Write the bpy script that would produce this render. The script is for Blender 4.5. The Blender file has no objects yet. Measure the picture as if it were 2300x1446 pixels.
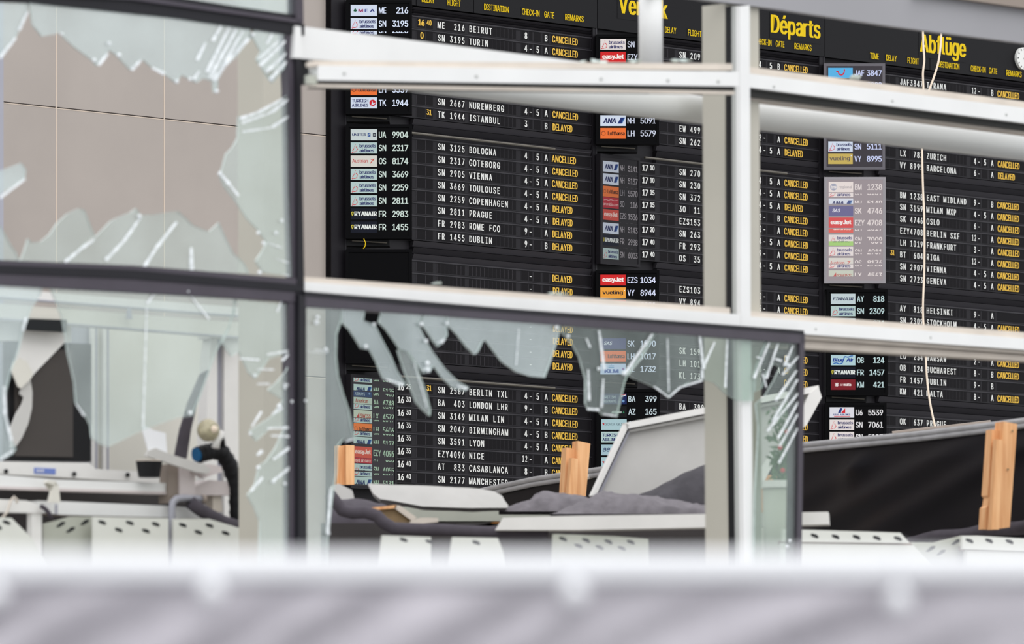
import bpy, bmesh, math, random
from mathutils import Vector
from mathutils.noise import noise as pnoise
random.seed(11)

# ------------------------------------------------------------------ camera, world, exposure
F, CX, HY, CZ = 15600.0, 1150.0, 1900.0, 1.6      # focal length (px of a 2300 px frame), principal column, horizon row, eye height
S = bpy.context.scene
COL = S.collection
cam = bpy.data.cameras.new('camera')
cam.sensor_width = 36.0
cam.lens = 36.0 * F / 2300.0
cam.shift_y = (HY - 723.0) / 2300.0
cam.clip_end = 400
cam.clip_start = 0.5
cam.dof.use_dof = True
cam.dof.focus_distance = 58.6
cam.dof.aperture_fstop = 3.0
camo = bpy.data.objects.new('camera', cam)
COL.objects.link(camo)
camo.location = (0, 0, CZ)
camo.rotation_euler = (math.pi / 2, 0, 0)
S.camera = camo
S.view_settings.view_transform = 'Standard'
S.view_settings.look = 'None'
S.view_settings.exposure = 0.0
S.view_settings.gamma = 1.0
S.view_settings.use_curve_mapping = False
S.cycles.max_bounces = 10
S.cycles.transparent_max_bounces = 24

SKY = 1.52
w = bpy.data.worlds.new('overcast_sky')
S.world = w
w.use_nodes = True
nt = w.node_tree
bg = nt.nodes['Background']
tc = nt.nodes.new('ShaderNodeTexCoord')
sp = nt.nodes.new('ShaderNodeSeparateXYZ')
rp = nt.nodes.new('ShaderNodeValToRGB')
nt.links.new(tc.outputs['Generated'], sp.inputs[0])
nt.links.new(sp.outputs['Z'], rp.inputs[0])
nt.links.new(rp.outputs[0], bg.inputs[0])
rp.color_ramp.elements[0].color = (0.80, 0.84, 0.86, 1)
rp.color_ramp.elements[0].position = 0.0
rp.color_ramp.elements[1].color = (1.0, 1.0, 1.03, 1)
rp.color_ramp.elements[1].position = 0.5
bg.inputs[1].default_value = SKY
sun = bpy.data.lights.new('soft_sun', 'SUN')
sun.energy = 0.9
sun.angle = math.radians(50)
suno = bpy.data.objects.new('soft_sun', sun)
COL.objects.link(suno)
suno.rotation_euler = (math.radians(50), 0, math.radians(25))

# ------------------------------------------------------------------ materials
def lin(c):
    return tuple((x / 255 / 12.92 if x / 255 <= 0.04045 else ((x / 255 + 0.055) / 1.055) ** 2.4) for x in c)

MATS = {}
def mat(name, rgb, rough=0.6, metal=0.0, spec=0.3, var=0.0, scale=6.0, emit=0.0, bump=0.0):
    if name in MATS:
        return MATS[name]
    m = bpy.data.materials.new(name)
    m.use_nodes = True
    n = m.node_tree.nodes
    b = n['Principled BSDF']
    c = lin(rgb) + (1,)
    b.inputs['Base Color'].default_value = c
    b.inputs['Roughness'].default_value = rough
    b.inputs['Metallic'].default_value = metal
    b.inputs['Specular IOR Level'].default_value = spec
    if emit:
        b.inputs['Base Color'].default_value = (0.01, 0.01, 0.01, 1)
        b.inputs['Emission Color'].default_value = c
        b.inputs['Emission Strength'].default_value = emit
    if var or bump:
        t = n.new('ShaderNodeTexCoord')
        z = n.new('ShaderNodeTexNoise')
        z.inputs['Scale'].default_value = scale
        z.inputs['Detail'].default_value = 5
        m.node_tree.links.new(t.outputs['Object'], z.inputs['Vector'])
        if var:
            r = n.new('ShaderNodeValToRGB')
            r.color_ramp.elements[0].position = 0.3
            r.color_ramp.elements[1].position = 0.7
            r.color_ramp.elements[0].color = tuple(x * (1 - var) for x in c[:3]) + (1,)
            r.color_ramp.elements[1].color = tuple(min(1, x * (1 + var)) for x in c[:3]) + (1,)
            m.node_tree.links.new(z.outputs['Fac'], r.inputs[0])
            m.node_tree.links.new(r.outputs[0], b.inputs['Base Color'])
        if bump:
            u = n.new('ShaderNodeBump')
            u.inputs['Strength'].default_value = bump
            u.inputs['Distance'].default_value = 0.02
            m.node_tree.links.new(z.outputs['Fac'], u.inputs['Height'])
            m.node_tree.links.new(u.outputs[0], b.inputs['Normal'])
    MATS[name] = m
    return m

def glow(rgb, k=1.0):
    return mat('lit_%d_%d_%d_%d' % (*rgb, int(k * 100)), rgb, rough=0.7, spec=0.05, emit=k)

def glass(name, tint, gloss, haze, hazecol, rough=0.03):
    m = bpy.data.materials.new(name)
    m.use_nodes = True
    n = m.node_tree.nodes
    l = m.node_tree.links
    for x in list(n):
        if x.type != 'OUTPUT_MATERIAL':
            n.remove(x)
    out = [x for x in n if x.type == 'OUTPUT_MATERIAL'][0]
    tr = n.new('ShaderNodeBsdfTransparent'); tr.inputs[0].default_value = lin(tint) + (1,)
    gl = n.new('ShaderNodeBsdfGlossy'); gl.inputs['Roughness'].default_value = rough
    gl.inputs[0].default_value = (0.94, 0.99, 0.985, 1)
    df = n.new('ShaderNodeBsdfDiffuse'); df.inputs[0].default_value = lin(hazecol) + (1,)  # pale diffuse layer adds painted reflection to the glass
    t = n.new('ShaderNodeTexCoord')
    z = n.new('ShaderNodeTexNoise'); z.inputs['Scale'].default_value = 2.2; z.inputs['Detail'].default_value = 3
    l.new(t.outputs['Object'], z.inputs['Vector'])
    mp = n.new('ShaderNodeMapRange')
    mp.inputs['From Min'].default_value = 0.3; mp.inputs['From Max'].default_value = 0.7
    mp.inputs['To Min'].default_value = gloss * 0.75; mp.inputs['To Max'].default_value = gloss * 1.25
    l.new(z.outputs['Fac'], mp.inputs['Value'])
    m1 = n.new('ShaderNodeMixShader'); m2 = n.new('ShaderNodeMixShader')
    l.new(mp.outputs[0], m1.inputs[0])
    l.new(tr.outputs[0], m1.inputs[1]); l.new(gl.outputs[0], m1.inputs[2])
    m2.inputs[0].default_value = haze
    l.new(m1.outputs[0], m2.inputs[1]); l.new(df.outputs[0], m2.inputs[2])
    l.new(m2.outputs[0], out.inputs[0])
    MATS[name] = m
    return m

def wood_mat():
    m = mat('pine', (226, 166, 112), 0.6, var=0.01)
    n = m.node_tree.nodes
    for x in n:
        if x.type == 'TEX_NOISE':
            x.inputs['Scale'].default_value = 9
            mp = n.new('ShaderNodeMapping')
            mp.inputs['Scale'].default_value = (3, 3, 0.25)
            tcn = [y for y in n if y.type == 'TEX_COORD'][0]
            m.node_tree.links.new(tcn.outputs['Object'], mp.inputs[0])
            m.node_tree.links.new(mp.outputs[0], x.inputs['Vector'])
        if x.type == 'VALTORGB':
            x.color_ramp.elements[0].color = lin((212, 150, 98)) + (1,)
            x.color_ramp.elements[1].color = lin((238, 188, 138)) + (1,)
    return m

M = dict(
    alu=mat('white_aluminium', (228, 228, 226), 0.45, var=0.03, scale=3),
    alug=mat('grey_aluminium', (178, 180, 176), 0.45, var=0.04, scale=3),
    lip=mat('beige_sealant_strip', (206, 196, 184), 0.6, var=0.08, scale=4),
    groove=mat('dark_gasket', (62, 62, 60), 0.8),
    khaki=mat('khaki_paint', (184, 180, 168), 0.6, var=0.03, scale=2),
    frame=mat('purple_grey_frame', (70, 65, 73), 0.45, var=0.08, scale=5),
    framed=mat('dark_frame', (24, 23, 29), 0.5, var=0.1, scale=5),
    black=mat('black_rubber', (14, 14, 17), 0.6),
    wall=mat('beige_wall_panel', (167, 158, 151), 0.55, var=0.04, scale=1.5),
    walljoint=mat('pale_joint', (206, 190, 174), 0.6),
    walldark=mat('dark_joint', (70, 62, 58), 0.8),
    board=mat('board_black', (28, 26, 30), 0.55, spec=0.2, var=0.06, scale=8),
    board2=mat('board_grey_edge', (46, 44, 48), 0.5, spec=0.25),
    header=mat('header_black', (16, 15, 18), 0.5, spec=0.15),
    cell=mat('flap_black', (19, 17, 20), 0.65, spec=0.12),
    celledge=mat('flap_edge', (68, 65, 70), 0.5, spec=0.2),
    white=mat('flap_white', (226, 226, 222), 0.6, spec=0.1),
    yellow=mat('flap_yellow', (234, 190, 80), 0.6, spec=0.1),
    title=mat('header_yellow', (224, 190, 26), 0.6, spec=0.1),
    lampstrip=mat('metal_strip', (104, 100, 92), 0.35, metal=0.3),
    bezel=mat('bezel_black', (6, 6, 8), 0.6, spec=0.06),
    bezelg=mat('bezel_reflection_grey', (98, 95, 101), 0.4, spec=0.3),  # black bezel greyed: a reflection put into its colour
    bezelm=mat('bezel_reflection_pale', (150, 146, 150), 0.4, spec=0.3),  # paler step of the bezel's painted reflection
    edge=mat('fractured_glass_edge', (198, 212, 207), 0.25, spec=0.5, var=0.15, scale=30),
    crack=mat('bright_crack', (246, 250, 252), 0.3, spec=0.5),
    pine=wood_mat(),
    plaster=mat('white_board', (226, 224, 220), 0.7, var=0.04, scale=4),
    plasterg=mat('grey_white_board', (196, 194, 190), 0.7, var=0.05, scale=4),
    cream=mat('cream_panel', (216, 213, 203), 0.6, var=0.03, scale=2),
    lav=mat('lavender_panel', (160, 160, 170), 0.6, var=0.03, scale=2),
    steelg=mat('grey_pipe', (158, 158, 166), 0.4, metal=0.2),
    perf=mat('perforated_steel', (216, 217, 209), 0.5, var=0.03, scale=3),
    hole=mat('hole_dark', (34, 36, 38), 0.9),
    rubber=mat('charcoal_foam', (72, 67, 74), 0.75, var=0.12, scale=12),
    tarp=mat('black_tarp', (9, 7, 14), 0.45, spec=0.16, var=0.1, scale=4),
    hem=mat('grey_hem', (160, 159, 160), 0.5, var=0.12, scale=8),
    felt=mat('grey_felt', (112, 108, 112), 0.9, var=0.16, scale=14, bump=0.5),
    feltd=mat('dark_felt', (72, 70, 74), 0.9, var=0.2, scale=10, bump=0.5),
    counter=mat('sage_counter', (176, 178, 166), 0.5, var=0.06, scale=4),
    counterd=mat('charcoal_counter', (64, 60, 60), 0.6),
    screen=mat('dead_screen', (70, 65, 62), 0.4, spec=0.3, var=0.05, scale=3),
    brown=mat('raw_chipboard', (140, 118, 88), 0.8, var=0.1, scale=20),
    orange=mat('orange_veneer', (212, 142, 66), 0.6),
    rail=mat('white_rail', (236, 237, 239), 0.4),
    cover=mat('grey_white_cover', (186, 182, 188), 0.6, spec=0.3, var=0.05, scale=3),
    concrete=mat('floor_concrete', (150, 146, 140), 0.7, var=0.05, scale=2),
    asphalt=mat('asphalt', (120, 120, 122), 0.9, var=0.1, scale=4),
    soffit=mat('soffit_shade_grey', (152, 151, 154), 0.6, var=0.04, scale=1),  # shade on the beam is put into this grey
    cable=mat('cream_cable', (244, 226, 205), 0.5),
    blue=mat('blue_plastic', (16, 92, 140), 0.4),
    globe=mat('smoky_globe', (176, 168, 140), 0.25, spec=0.5, var=0.25, scale=30),
    taupe=mat('taupe_steel', (142, 130, 120), 0.5),
    mauve=mat('pale_mauve_steel', (206, 196, 194), 0.5),
    leaf=mat('leaf_green', (86, 118, 78), 0.6, var=0.3, scale=20),
    red=mat('red_petals', (196, 60, 60), 0.6),
    sticker=mat('blue_sticker', (112, 132, 196), 0.6),
)
def crack_mat():
    m = M['crack']
    n, l = m.node_tree.nodes, m.node_tree.links
    mx = n.new('ShaderNodeMixShader'); tr = n.new('ShaderNodeBsdfTransparent')
    t = n.new('ShaderNodeTexCoord'); z = n.new('ShaderNodeTexNoise'); z.inputs['Scale'].default_value = 25
    mp = n.new('ShaderNodeMapRange'); mp.inputs['From Min'].default_value = 0.35; mp.inputs['From Max'].default_value = 0.65
    mp.inputs['To Min'].default_value = 0.5; mp.inputs['To Max'].default_value = 1.0
    l.new(t.outputs['Object'], z.inputs['Vector']); l.new(z.outputs['Fac'], mp.inputs['Value']); l.new(mp.outputs[0], mx.inputs[0])
    l.new(tr.outputs[0], mx.inputs[1]); l.new(n['Principled BSDF'].outputs[0], mx.inputs[2])
    l.new(mx.outputs[0], [x for x in n if x.type == 'OUTPUT_MATERIAL'][0].inputs[0])
crack_mat()
G_SKYREFL = glass('sky_reflection_glass', (240, 244, 243), 0.19, 0.15, (186, 196, 197))  # bright sky reflection painted into the shards by stronger gloss and diffuse
G_DIMREFL = glass('dim_reflection_glass', (232, 238, 234), 0.07, 0.03, (186, 196, 192))  # same glass, weaker painted reflection for shards mirroring something dark
G_MID = glass('mid_reflection_glass', (238, 242, 239), 0.13, 0.08, (182, 190, 188))  # same glass, painted reflection between the other two

# ------------------------------------------------------------------ geometry helpers
class Plane:
    """A vertical plane seen by the camera: u runs along it, v is height above the eye, w is towards the viewer."""
    def __init__(s, px0, Y0, xV=None, th=None):
        s.th = th if th is not None else (math.atan(F / (xV - CX)) if xV else 0.0)
        s.d = (math.cos(s.th), math.sin(s.th))
        s.n = (math.sin(s.th), -math.cos(s.th))
        s.O = ((px0 - CX) * Y0 / F, Y0)
    def uv(s, px, py, w=0.0):
        k = (px - CX) / F
        o = (s.O[0] + w * s.n[0], s.O[1] + w * s.n[1])
        t = (o[0] * s.n[0] + o[1] * s.n[1]) / (k * s.n[0] + s.n[1])
        u = (t * k - o[0]) * s.d[0] + (t - o[1]) * s.d[1]
        return u, (HY - py) * t / F
    def Y(s, px, w=0.0):
        k = (px - CX) / F
        o = (s.O[0] + w * s.n[0], s.O[1] + w * s.n[1])
        return (o[0] * s.n[0] + o[1] * s.n[1]) / (k * s.n[0] + s.n[1])
    def pt(s, u, v, w=0.0):
        return Vector((s.O[0] + u * s.d[0] + w * s.n[0], s.O[1] + u * s.d[1] + w * s.n[1], CZ + v))
    def at(s, px, py, w=0.0):
        u, v = s.uv(px, py, w)
        return s.pt(u, v, w)

def P(px, py, Y):
    return Vector(((px - CX) * Y / F, Y, CZ + (HY - py) * Y / F))

class MB:
    def __init__(s):
        s.v, s.f, s.m, s.mats = [], [], [], []
    def mi(s, m):
        if m not in s.mats:
            s.mats.append(m)
        return s.mats.index(m)
    def poly(s, pts, m):
        b = len(s.v)
        s.v += [Vector(p) for p in pts]
        s.f.append(list(range(b, b + len(pts))))
        s.m.append(s.mi(m))
    def mesh(s, verts, faces, m):
        b = len(s.v)
        s.v += [Vector(p) for p in verts]
        i = s.mi(m)
        for f in faces:
            s.f.append([x + b for x in f]); s.m.append(i)
    def prism(s, front, back, m, side=None):
        n = len(front)
        b = len(s.v)
        s.v += [Vector(p) for p in front] + [Vector(p) for p in back]
        i, j = s.mi(m), s.mi(side or m)
        s.f.append(list(range(b, b + n))); s.m.append(i)
        s.f.append([b + n + k for k in reversed(range(n))]); s.m.append(i)
        for k in range(n):
            q = (k + 1) % n
            s.f.append([b + k, b + n + k, b + n + q, b + q]); s.m.append(j)
    def slab(s, pl, pts, w0, w1, m, side=None):
        """polygon given by picture points on the plane pl at w1, extruded back to w0"""
        uv = [pl.uv(x, y, w1) for x, y in pts]
        s.prism([pl.pt(u, v, w1) for u, v in uv], [pl.pt(u, v, w0) for u, v in uv], m, side)
    def box(s, pl, u0, u1, v0, v1, w0, w1, m, side=None):
        q = [(u0, v0), (u1, v0), (u1, v1), (u0, v1)]
        s.prism([pl.pt(u, v, w1) for u, v in q], [pl.pt(u, v, w0) for u, v in q], m, side)
    def rect(s, pl, u0, u1, v0, v1, w, m):
        s.poly([pl.pt(u0, v0, w), pl.pt(u1, v0, w), pl.pt(u1, v1, w), pl.pt(u0, v1, w)], m)
    def disc(s, pl, u, v, r, w, m, n=20, ru=None):
        ru = ru or r
        s.poly([pl.pt(u + ru * math.cos(2 * math.pi * k / n), v + r * math.sin(2 * math.pi * k / n), w) for k in range(n)], m)
    def tube(s, pts, r, m, n=10, caps=True):
        pts = [Vector(p) for p in pts]
        rr = r if isinstance(r, (list, tuple)) else [r] * len(pts)
        b = len(s.v)
        i = s.mi(m)
        up = None
        for k, p in enumerate(pts):
            t = (pts[min(k + 1, len(pts) - 1)] - pts[max(k - 1, 0)]).normalized()
            if up is None:
                a = Vector((0, 0, 1)) if abs(t.z) < 0.9 else Vector((1, 0, 0))
                x = t.cross(a).normalized()
            else:
                x = (up - t * up.dot(t)).normalized()
            up = x
            y = t.cross(x)
            for q in range(n):
                an = 2 * math.pi * q / n
                s.v.append(p + (x * math.cos(an) + y * math.sin(an)) * rr[k])
        for k in range(len(pts) - 1):
            for q in range(n):
                s.f.append([b + k * n + q, b + k * n + (q + 1) % n, b + (k + 1) * n + (q + 1) % n, b + (k + 1) * n + q]); s.m.append(i)
        if caps:
            s.f.append([b + q for q in reversed(range(n))]); s.m.append(i)
            e = b + (len(pts) - 1) * n
            s.f.append([e + q for q in range(n)]); s.m.append(i)
    def ball(s, c, r, m, n=16, k=10, sz=(1, 1, 1)):
        c = Vector(c)
        vs = [c + Vector((0, 0, r * sz[2]))]
        for a in range(1, k):
            t = math.pi * a / k
            for q in range(n):
                p = 2 * math.pi * q / n
                vs.append(c + Vector((r * sz[0] * math.sin(t) * math.cos(p), r * sz[1] * math.sin(t) * math.sin(p), r * sz[2] * math.cos(t))))
        vs.append(c - Vector((0, 0, r * sz[2])))
        fs = [[0, 1 + q, 1 + (q + 1) % n] for q in range(n)]
        for a in range(k - 2):
            for q in range(n):
                o, o2 = 1 + a * n, 1 + (a + 1) * n
                fs.append([o + q, o2 + q, o2 + (q + 1) % n, o + (q + 1) % n])
        e = len(vs) - 1
        fs += [[e, 1 + (k - 2) * n + (q + 1) % n, 1 + (k - 2) * n + q] for q in range(n)]
        s.mesh(vs, fs, m)
    def build(s, name, parent=None, smooth=False, base=None):
        me = bpy.data.meshes.new(name)
        r = parent
        while r is not None and r.parent is not None:
            r = r.parent
        if r is not None:
            off = Vector(r.location)
        elif base is not None:
            off = Vector(base)
        else:
            lo = [min(p[i] for p in s.v) for i in range(3)]
            hi = [max(p[i] for p in s.v) for i in range(3)]
            off = Vector(((lo[0] + hi[0]) / 2, (lo[1] + hi[1]) / 2, lo[2]))
        me.from_pydata([tuple(p - off) for p in s.v], [], s.f)
        for m in s.mats:
            me.materials.append(m)
        me.polygons.foreach_set('material_index', s.m)
        bm = bmesh.new(); bm.from_mesh(me)
        bmesh.ops.recalc_face_normals(bm, faces=bm.faces)
        bm.to_mesh(me); bm.free()
        if smooth:
            me.polygons.foreach_set('use_smooth', [True] * len(me.polygons))
        o = bpy.data.objects.new(name, me)
        COL.objects.link(o)
        if parent is None:
            o.location = off
        else:
            o.parent = parent
        return o

def tag(o, label=None, cat=None, group=None, kind=None):
    if label: o['label'] = label
    if cat: o['category'] = cat
    if group: o['group'] = group
    if kind: o['kind'] = kind
    return o

def thing(name, label, cat, loc, group=None, kind=None):
    o = bpy.data.objects.new(name, None)
    COL.objects.link(o)
    o.empty_display_size = 0.1
    o.location = loc
    return tag(o, label, cat, group, kind)

# ------------------------------------------------------------------ lettering
_cu = bpy.data.curves.new('lettering', 'FONT')
_cu.resolution_u = 3
try:                                              # the grotesque that ships with Blender; the built-in letter stays as a fallback
    import os
    _cu.font = bpy.data.fonts.load(os.path.join(bpy.utils.resource_path('LOCAL'), 'datafiles', 'fonts', 'Inter.woff2'))
except Exception:
    pass
_ob = bpy.data.objects.new('lettering', _cu)
COL.objects.link(_ob)
_GL = {}
def glyph(ch, bold):
    k = ch
    if k not in _GL:
        _cu.body = ch
        _cu.offset = 0.0
        bpy.context.view_layer.update()
        dg = bpy.context.evaluated_depsgraph_get()
        me = bpy.data.meshes.new_from_object(_ob.evaluated_get(dg))
        vs = [(v.co.x, v.co.y) for v in me.vertices]
        fs = [list(p.vertices) for p in me.polygons]
        bpy.data.meshes.remove(me)
        if vs:
            x0 = min(v[0] for v in vs); x1 = max(v[0] for v in vs)
            vs = [((x - x0), y) for x, y in vs]
            _GL[k] = (vs, fs, x1 - x0)
        else:
            _GL[k] = ([], [], 0.3)
    return _GL[k]
_H = max(y for x, y in glyph('H', 0)[0])
def strokes(ch, wd, polys):                       # two letters whose outlines overlap are drawn as plain strokes
    vs, fs = [], []
    for q in polys:
        fs.append(list(range(len(vs), len(vs) + len(q))))
        vs += [(x * _H, y * _H) for x, y in q]
    _GL[ch] = (vs, fs, wd * _H)
strokes('4', 0.74, [[(0.46, 0), (0.58, 0), (0.58, 1), (0.46, 1)], [(0, 0.22), (0.74, 0.22), (0.74, 0.33), (0, 0.33)], [(0, 0.33), (0.13, 0.33), (0.52, 1), (0.46, 1), (0.42, 1)]])
strokes('K', 0.80, [[(0, 0), (0.13, 0), (0.13, 1), (0, 1)], [(0.13, 0.36), (0.20, 0.32), (0.78, 1), (0.60, 1), (0.13, 0.50)], [(0.27, 0.55), (0.36, 0.66), (0.80, 0), (0.64, 0)]])

def clipped(poly, lo, hi):
    for sgn, lim in ((1, lo), (-1, hi)):
        out = []
        for i in range(len(poly)):
            a, b = poly[i], poly[(i + 1) % len(poly)]
            da, db = sgn * (a[1] - lim), sgn * (b[1] - lim)
            if da >= 0:
                out.append(a)
            if (da >= 0) != (db >= 0):
                t = da / (da - db)
                out.append((a[0] + t * (b[0] - a[0]), a[1] + t * (b[1] - a[1])))
        poly = out
        if len(poly) < 3:
            return []
    return poly

def emit_glyph(mb, pl, ch, u, vb, sx, sy, w, m, bold=0, shear=0.0, clip=None):
    vs, fs, wd = glyph(ch, bold)
    if bold > 0.05:                               # heavier stroke: the letter struck again a hair to the side
        d = 0.034 * bold * sx
        for q in (-1, 1):
            emit_glyph(mb, pl, ch, u + q * d, vb, sx, sy, w + 0.0002 * q, m, 0, shear, clip)
    pts = [(u + x * sx + y * sy * shear, vb + y * sy) for x, y in vs]
    if clip is None:
        mb.mesh([pl.pt(a, b, w) for a, b in pts], fs, m)
    else:
        for f in fs:
            q = clipped([pts[i] for i in f], *clip)
            if q:
                mb.poly([pl.pt(a, b, w) for a, b in q], m)
    return wd * sx

def text(mb, pl, s, u0, u1, vb, cap, w, m, bold=1, shear=0.0, clip=None, gap=0.10):
    """proportional lettering whose ink runs from u0 to u1"""
    sy = cap / _H
    ws = [0.26 if c == ' ' else glyph(c, bold)[2] for c in s]
    tot = sum(ws) + gap * (len(s) - 1)
    sx = (u1 - u0) / tot
    x = u0
    for c, wd in zip(s, ws):
        if c != ' ':
            emit_glyph(mb, pl, c, x, vb, sx, sy, w, m, bold, shear, clip)
        x += (wd + gap) * sx

def mono(mb, pl, s, uc, pitch, vc, cap, w, m, bold=1):
    """one letter per flap, centred from uc on"""
    sy = cap / _H
    sx = 0.62 * pitch / glyph('N', bold)[2]
    for i, c in enumerate(s):
        if c == ' ':
            continue
        wd = glyph(c, bold)[2] * sx
        k = 1.0
        if wd > 0.78 * pitch:
            k = 0.78 * pitch / wd
        emit_glyph(mb, pl, c, uc + i * pitch - wd * k / 2, vc - cap / 2, sx * k, sy, w, m, bold)

# ------------------------------------------------------------------ the planes of the place
BP = Plane(850, 57.8, xV=16000)       # departures board
FR = Plane(672, 40.0, xV=15700)       # facade, bays without glass and the low window
FL = Plane(672, 40.0, xV=21600)       # facade, dark-framed windows
def front(Y):
    return Plane(CX, Y)
FZ = 3.1                              # hall floor level
WW = -0.055                            # wall face behind the board front

# ---- ground, hall floor, back wall
mb = MB()
mb.poly([(-60, -20, 0), (60, -20, 0), (60, 110, 0), (-60, 110, 0)], M['asphalt'])
tag(mb.build('ground'), 'grey asphalt ground outside the building', 'ground', kind='structure')
mb = MB()
a, b = FL.at(-900, 1200, -0.3), FL.at(672, 1200, -0.3)
c = FR.at(2900, 1200, -0.3)
d, e = BP.at(2900, 1200, -1), BP.at(-900, 1200, -1)
top = [Vector((p.x, p.y, FZ)) for p in (a, b, c, d, e)]
mb.prism(top, [Vector((p.x, p.y, FZ - 0.4)) for p in top], M['concrete'])
tag(mb.build('floor'), 'raised hall floor behind the broken facade', 'floor', kind='structure')

mb = MB()
uL, uR = BP.uv(-1400, 0)[0], BP.uv(3200, 0)[0]
VF = FZ - CZ
mb.box(BP, uL, uR, VF, 9.5, WW - 0.25, WW - 0.01, M['walldark'])
joints = [BP.uv(x, 0, WW)[0] for x in (8, 127, 369)]
st = joints[2] - joints[1]
js = [joints[1] - st * k for k in range(5, 0, -1)] + [joints[1] + st * k for k in range(0, 5)]
vj = BP.uv(127, 241, WW)[1]
rows = [VF, vj - 2.0, vj, vj + 2.0]
for i in range(len(js) - 1):
    for j in range(3):
        mb.box(BP, js[i] + 0.005, js[i + 1] - 0.005, rows[j] + 0.004, rows[j + 1] - 0.004, WW - 0.01, WW, M['wall'])
for q in js:
    mb.box(BP, q - 0.006, q + 0.006, VF, vj + 2, WW - 0.01, WW + 0.002, M['walljoint'])
for q in rows[1:3]:
    mb.rect(BP, js[0], js[-1], q - 0.012, q - 0.005, WW + 0.0015, M['walljoint'])
tag(mb.build('wall_back'), 'beige panelled back wall of the departure hall', 'wall', kind='structure')

# ------------------------------------------------------------------ departures board
def U(px, w=0.0):
    return BP.uv(px, 0, w)[0]
DU = [0.0, 2.998, 5.952]
def CU(px, c):
    return U(px) + DU[c] + (0.0, 0.012, 0.018)[c] * (U(1240) - U(px))
Z00 = BP.uv(1265, 90)[1]
DZ = BP.uv(1265, 90)[1] - BP.uv(1265, 358)[1]
RZ = 0.1072
def rowv(k, r):
    return Z00 - k * DZ - r * RZ
HEADV = BP.uv(1285, 41)[1]
TITLEB = BP.uv(1735, 74)[1]
hb = HEADV - 0.062                                # lower edge of the header band

root = thing('departure_board', 'huge black departures board frame with yellow headings across the back wall', 'departure board', BP.pt(U(1400), 2.2, -0.05))
uA, uB = U(742), U(2700)
mb = MB()
mb.box(BP, uA, uB, 1.95, HEADV + 1.2, WW, -0.045, M['board'])
mb.box(BP, U(742), U(747), 1.95, HEADV + 1.2, WW, 0.006, M['header'])
mb.build('backing', root)
for px0, px1 in ((742, 775), (1329, 1338), (1838, 1849)):
    mb = MB()
    mb.box(BP, U(px0), U(px1), 1.95, hb, -0.04, 0.012, M['board'])
    mb.box(BP, U(px1) - 0.012, U(px1), 1.95, hb, 0.0, 0.016, M['board2'])
    mb.build('post', root)
segs = [(742, 931), (931, 1060), (1060, 1338), (1338, 1849), (1849, 2085), (2085, 2700)]
for a0, a1 in segs:
    mb = MB()
    mb.box(BP, U(a0) + 0.004, U(a1) - 0.004, hb, HEADV + 1.2, -0.04, 0.02, M['header'])
    mb.build('header_panel', root)
def heading(items):
    for s, a0, a1 in items:
        mb = MB()
        mb.rect(BP, U(a0) - 0.01, U(a1) + 0.01, HEADV - 0.036, HEADV + 0.036, 0.0215, M['header'])
        text(mb, BP, s, U(a0), U(a1), HEADV - 0.026, 0.052, 0.024, M['title'], bold=0.5, gap=0.08)
        mb.build('column_heading', root)
heading([('DELAY', 943, 971), ('FLIGHT', 1001, 1030), ('DESTINATION', 1083, 1138), ('CHECK-IN', 1168, 1207), ('GATE', 1218, 1240), ('REMARKS', 1265, 1306),
         ('DELAY', 1489, 1514), ('FLIGHT', 1541, 1571), ('CHECK-IN', 1692, 1728), ('GATE', 1738, 1757), ('REMARKS', 1780, 1818),
         ('TIME', 1950, 1969), ('DELAY', 1986, 2009), ('FLIGHT', 2034, 2059), ('DESTINATION', 2104, 2150), ('CHECK-IN', 2176, 2209), ('GATE', 2217, 2235), ('REMARKS', 2256, 2290)])
for s, a0, a1 in (('Vertrek', 1386, 1494), ('Départs', 1728, 1837), ('Abflüge', 2063, 2164)):
    mb = MB()
    mb.rect(BP, U(a0) - 0.02, U(a1) + 0.02, TITLEB - 0.05, TITLEB + 0.18, 0.022, M['header'])
    text(mb, BP, s, U(a0), U(a1), TITLEB, 0.158, 0.024, M['title'], bold=1.0, gap=0.08)
    mb.build('title_lettering', root)
# louvred strips between the rows of blocks
for c in range(3):
    for k in range(-1, 4):
        mb = MB()
        v1 = hb - 0.005 if k < 0 else rowv(k, 7) - RZ / 2
        v0 = rowv(k + 1, 0) + RZ / 2 if k < 3 else v1 - 0.16
        u0, u1 = CU(928, c), CU(1328, c) if c < 2 else U(2700)
        n = 3
        for i in range(n):
            a0 = v0 + (v1 - v0) * i / n
            a1 = v0 + (v1 - v0) * (i + 1) / n - 0.006
            q = [(u0, a0, -0.012), (u1, a0, -0.012), (u1, a1, 0.008), (u0, a1, 0.008)]
            bk = [(x, y, -0.04) for x, y, z in q]
            mb.prism([BP.pt(*x) for x in q], [BP.pt(*x) for x in bk], M['board'] if i % 2 else M['board2'])
        mb.build('louvre', root)

mb = MB()
CLK = thing('wall_clock', 'round white clock without hands beside the yellow Abfluge heading', 'clock', BP.at(2290, 158, 0.02))
cu_, cv_ = BP.uv(2291, 132.5)
rc = 25 * BP.Y(2291) / F
mb.tube([BP.pt(cu_, cv_, 0.021), BP.pt(cu_, cv_, 0.05)], rc, M['white'], 36)
mb.build('dial', CLK)
mb = MB()
for h in range(12):
    an = math.pi * h / 6
    r0, r1, hw = rc * 0.78, rc * 0.93, 0.0045
    dx, dy = math.cos(an), math.sin(an)
    mb.poly([BP.pt(cu_ + dx * r + sgn * -dy * hw, cv_ + dy * r + sgn * dx * hw, 0.053) for r, sgn in ((r0, -1), (r1, -1), (r1, 1), (r0, 1))], M['bezel'])
mb.disc(BP, cu_, cv_, 0.008, 0.053, M['bezel'])
mb.build('hour_marks', CLK)

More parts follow.
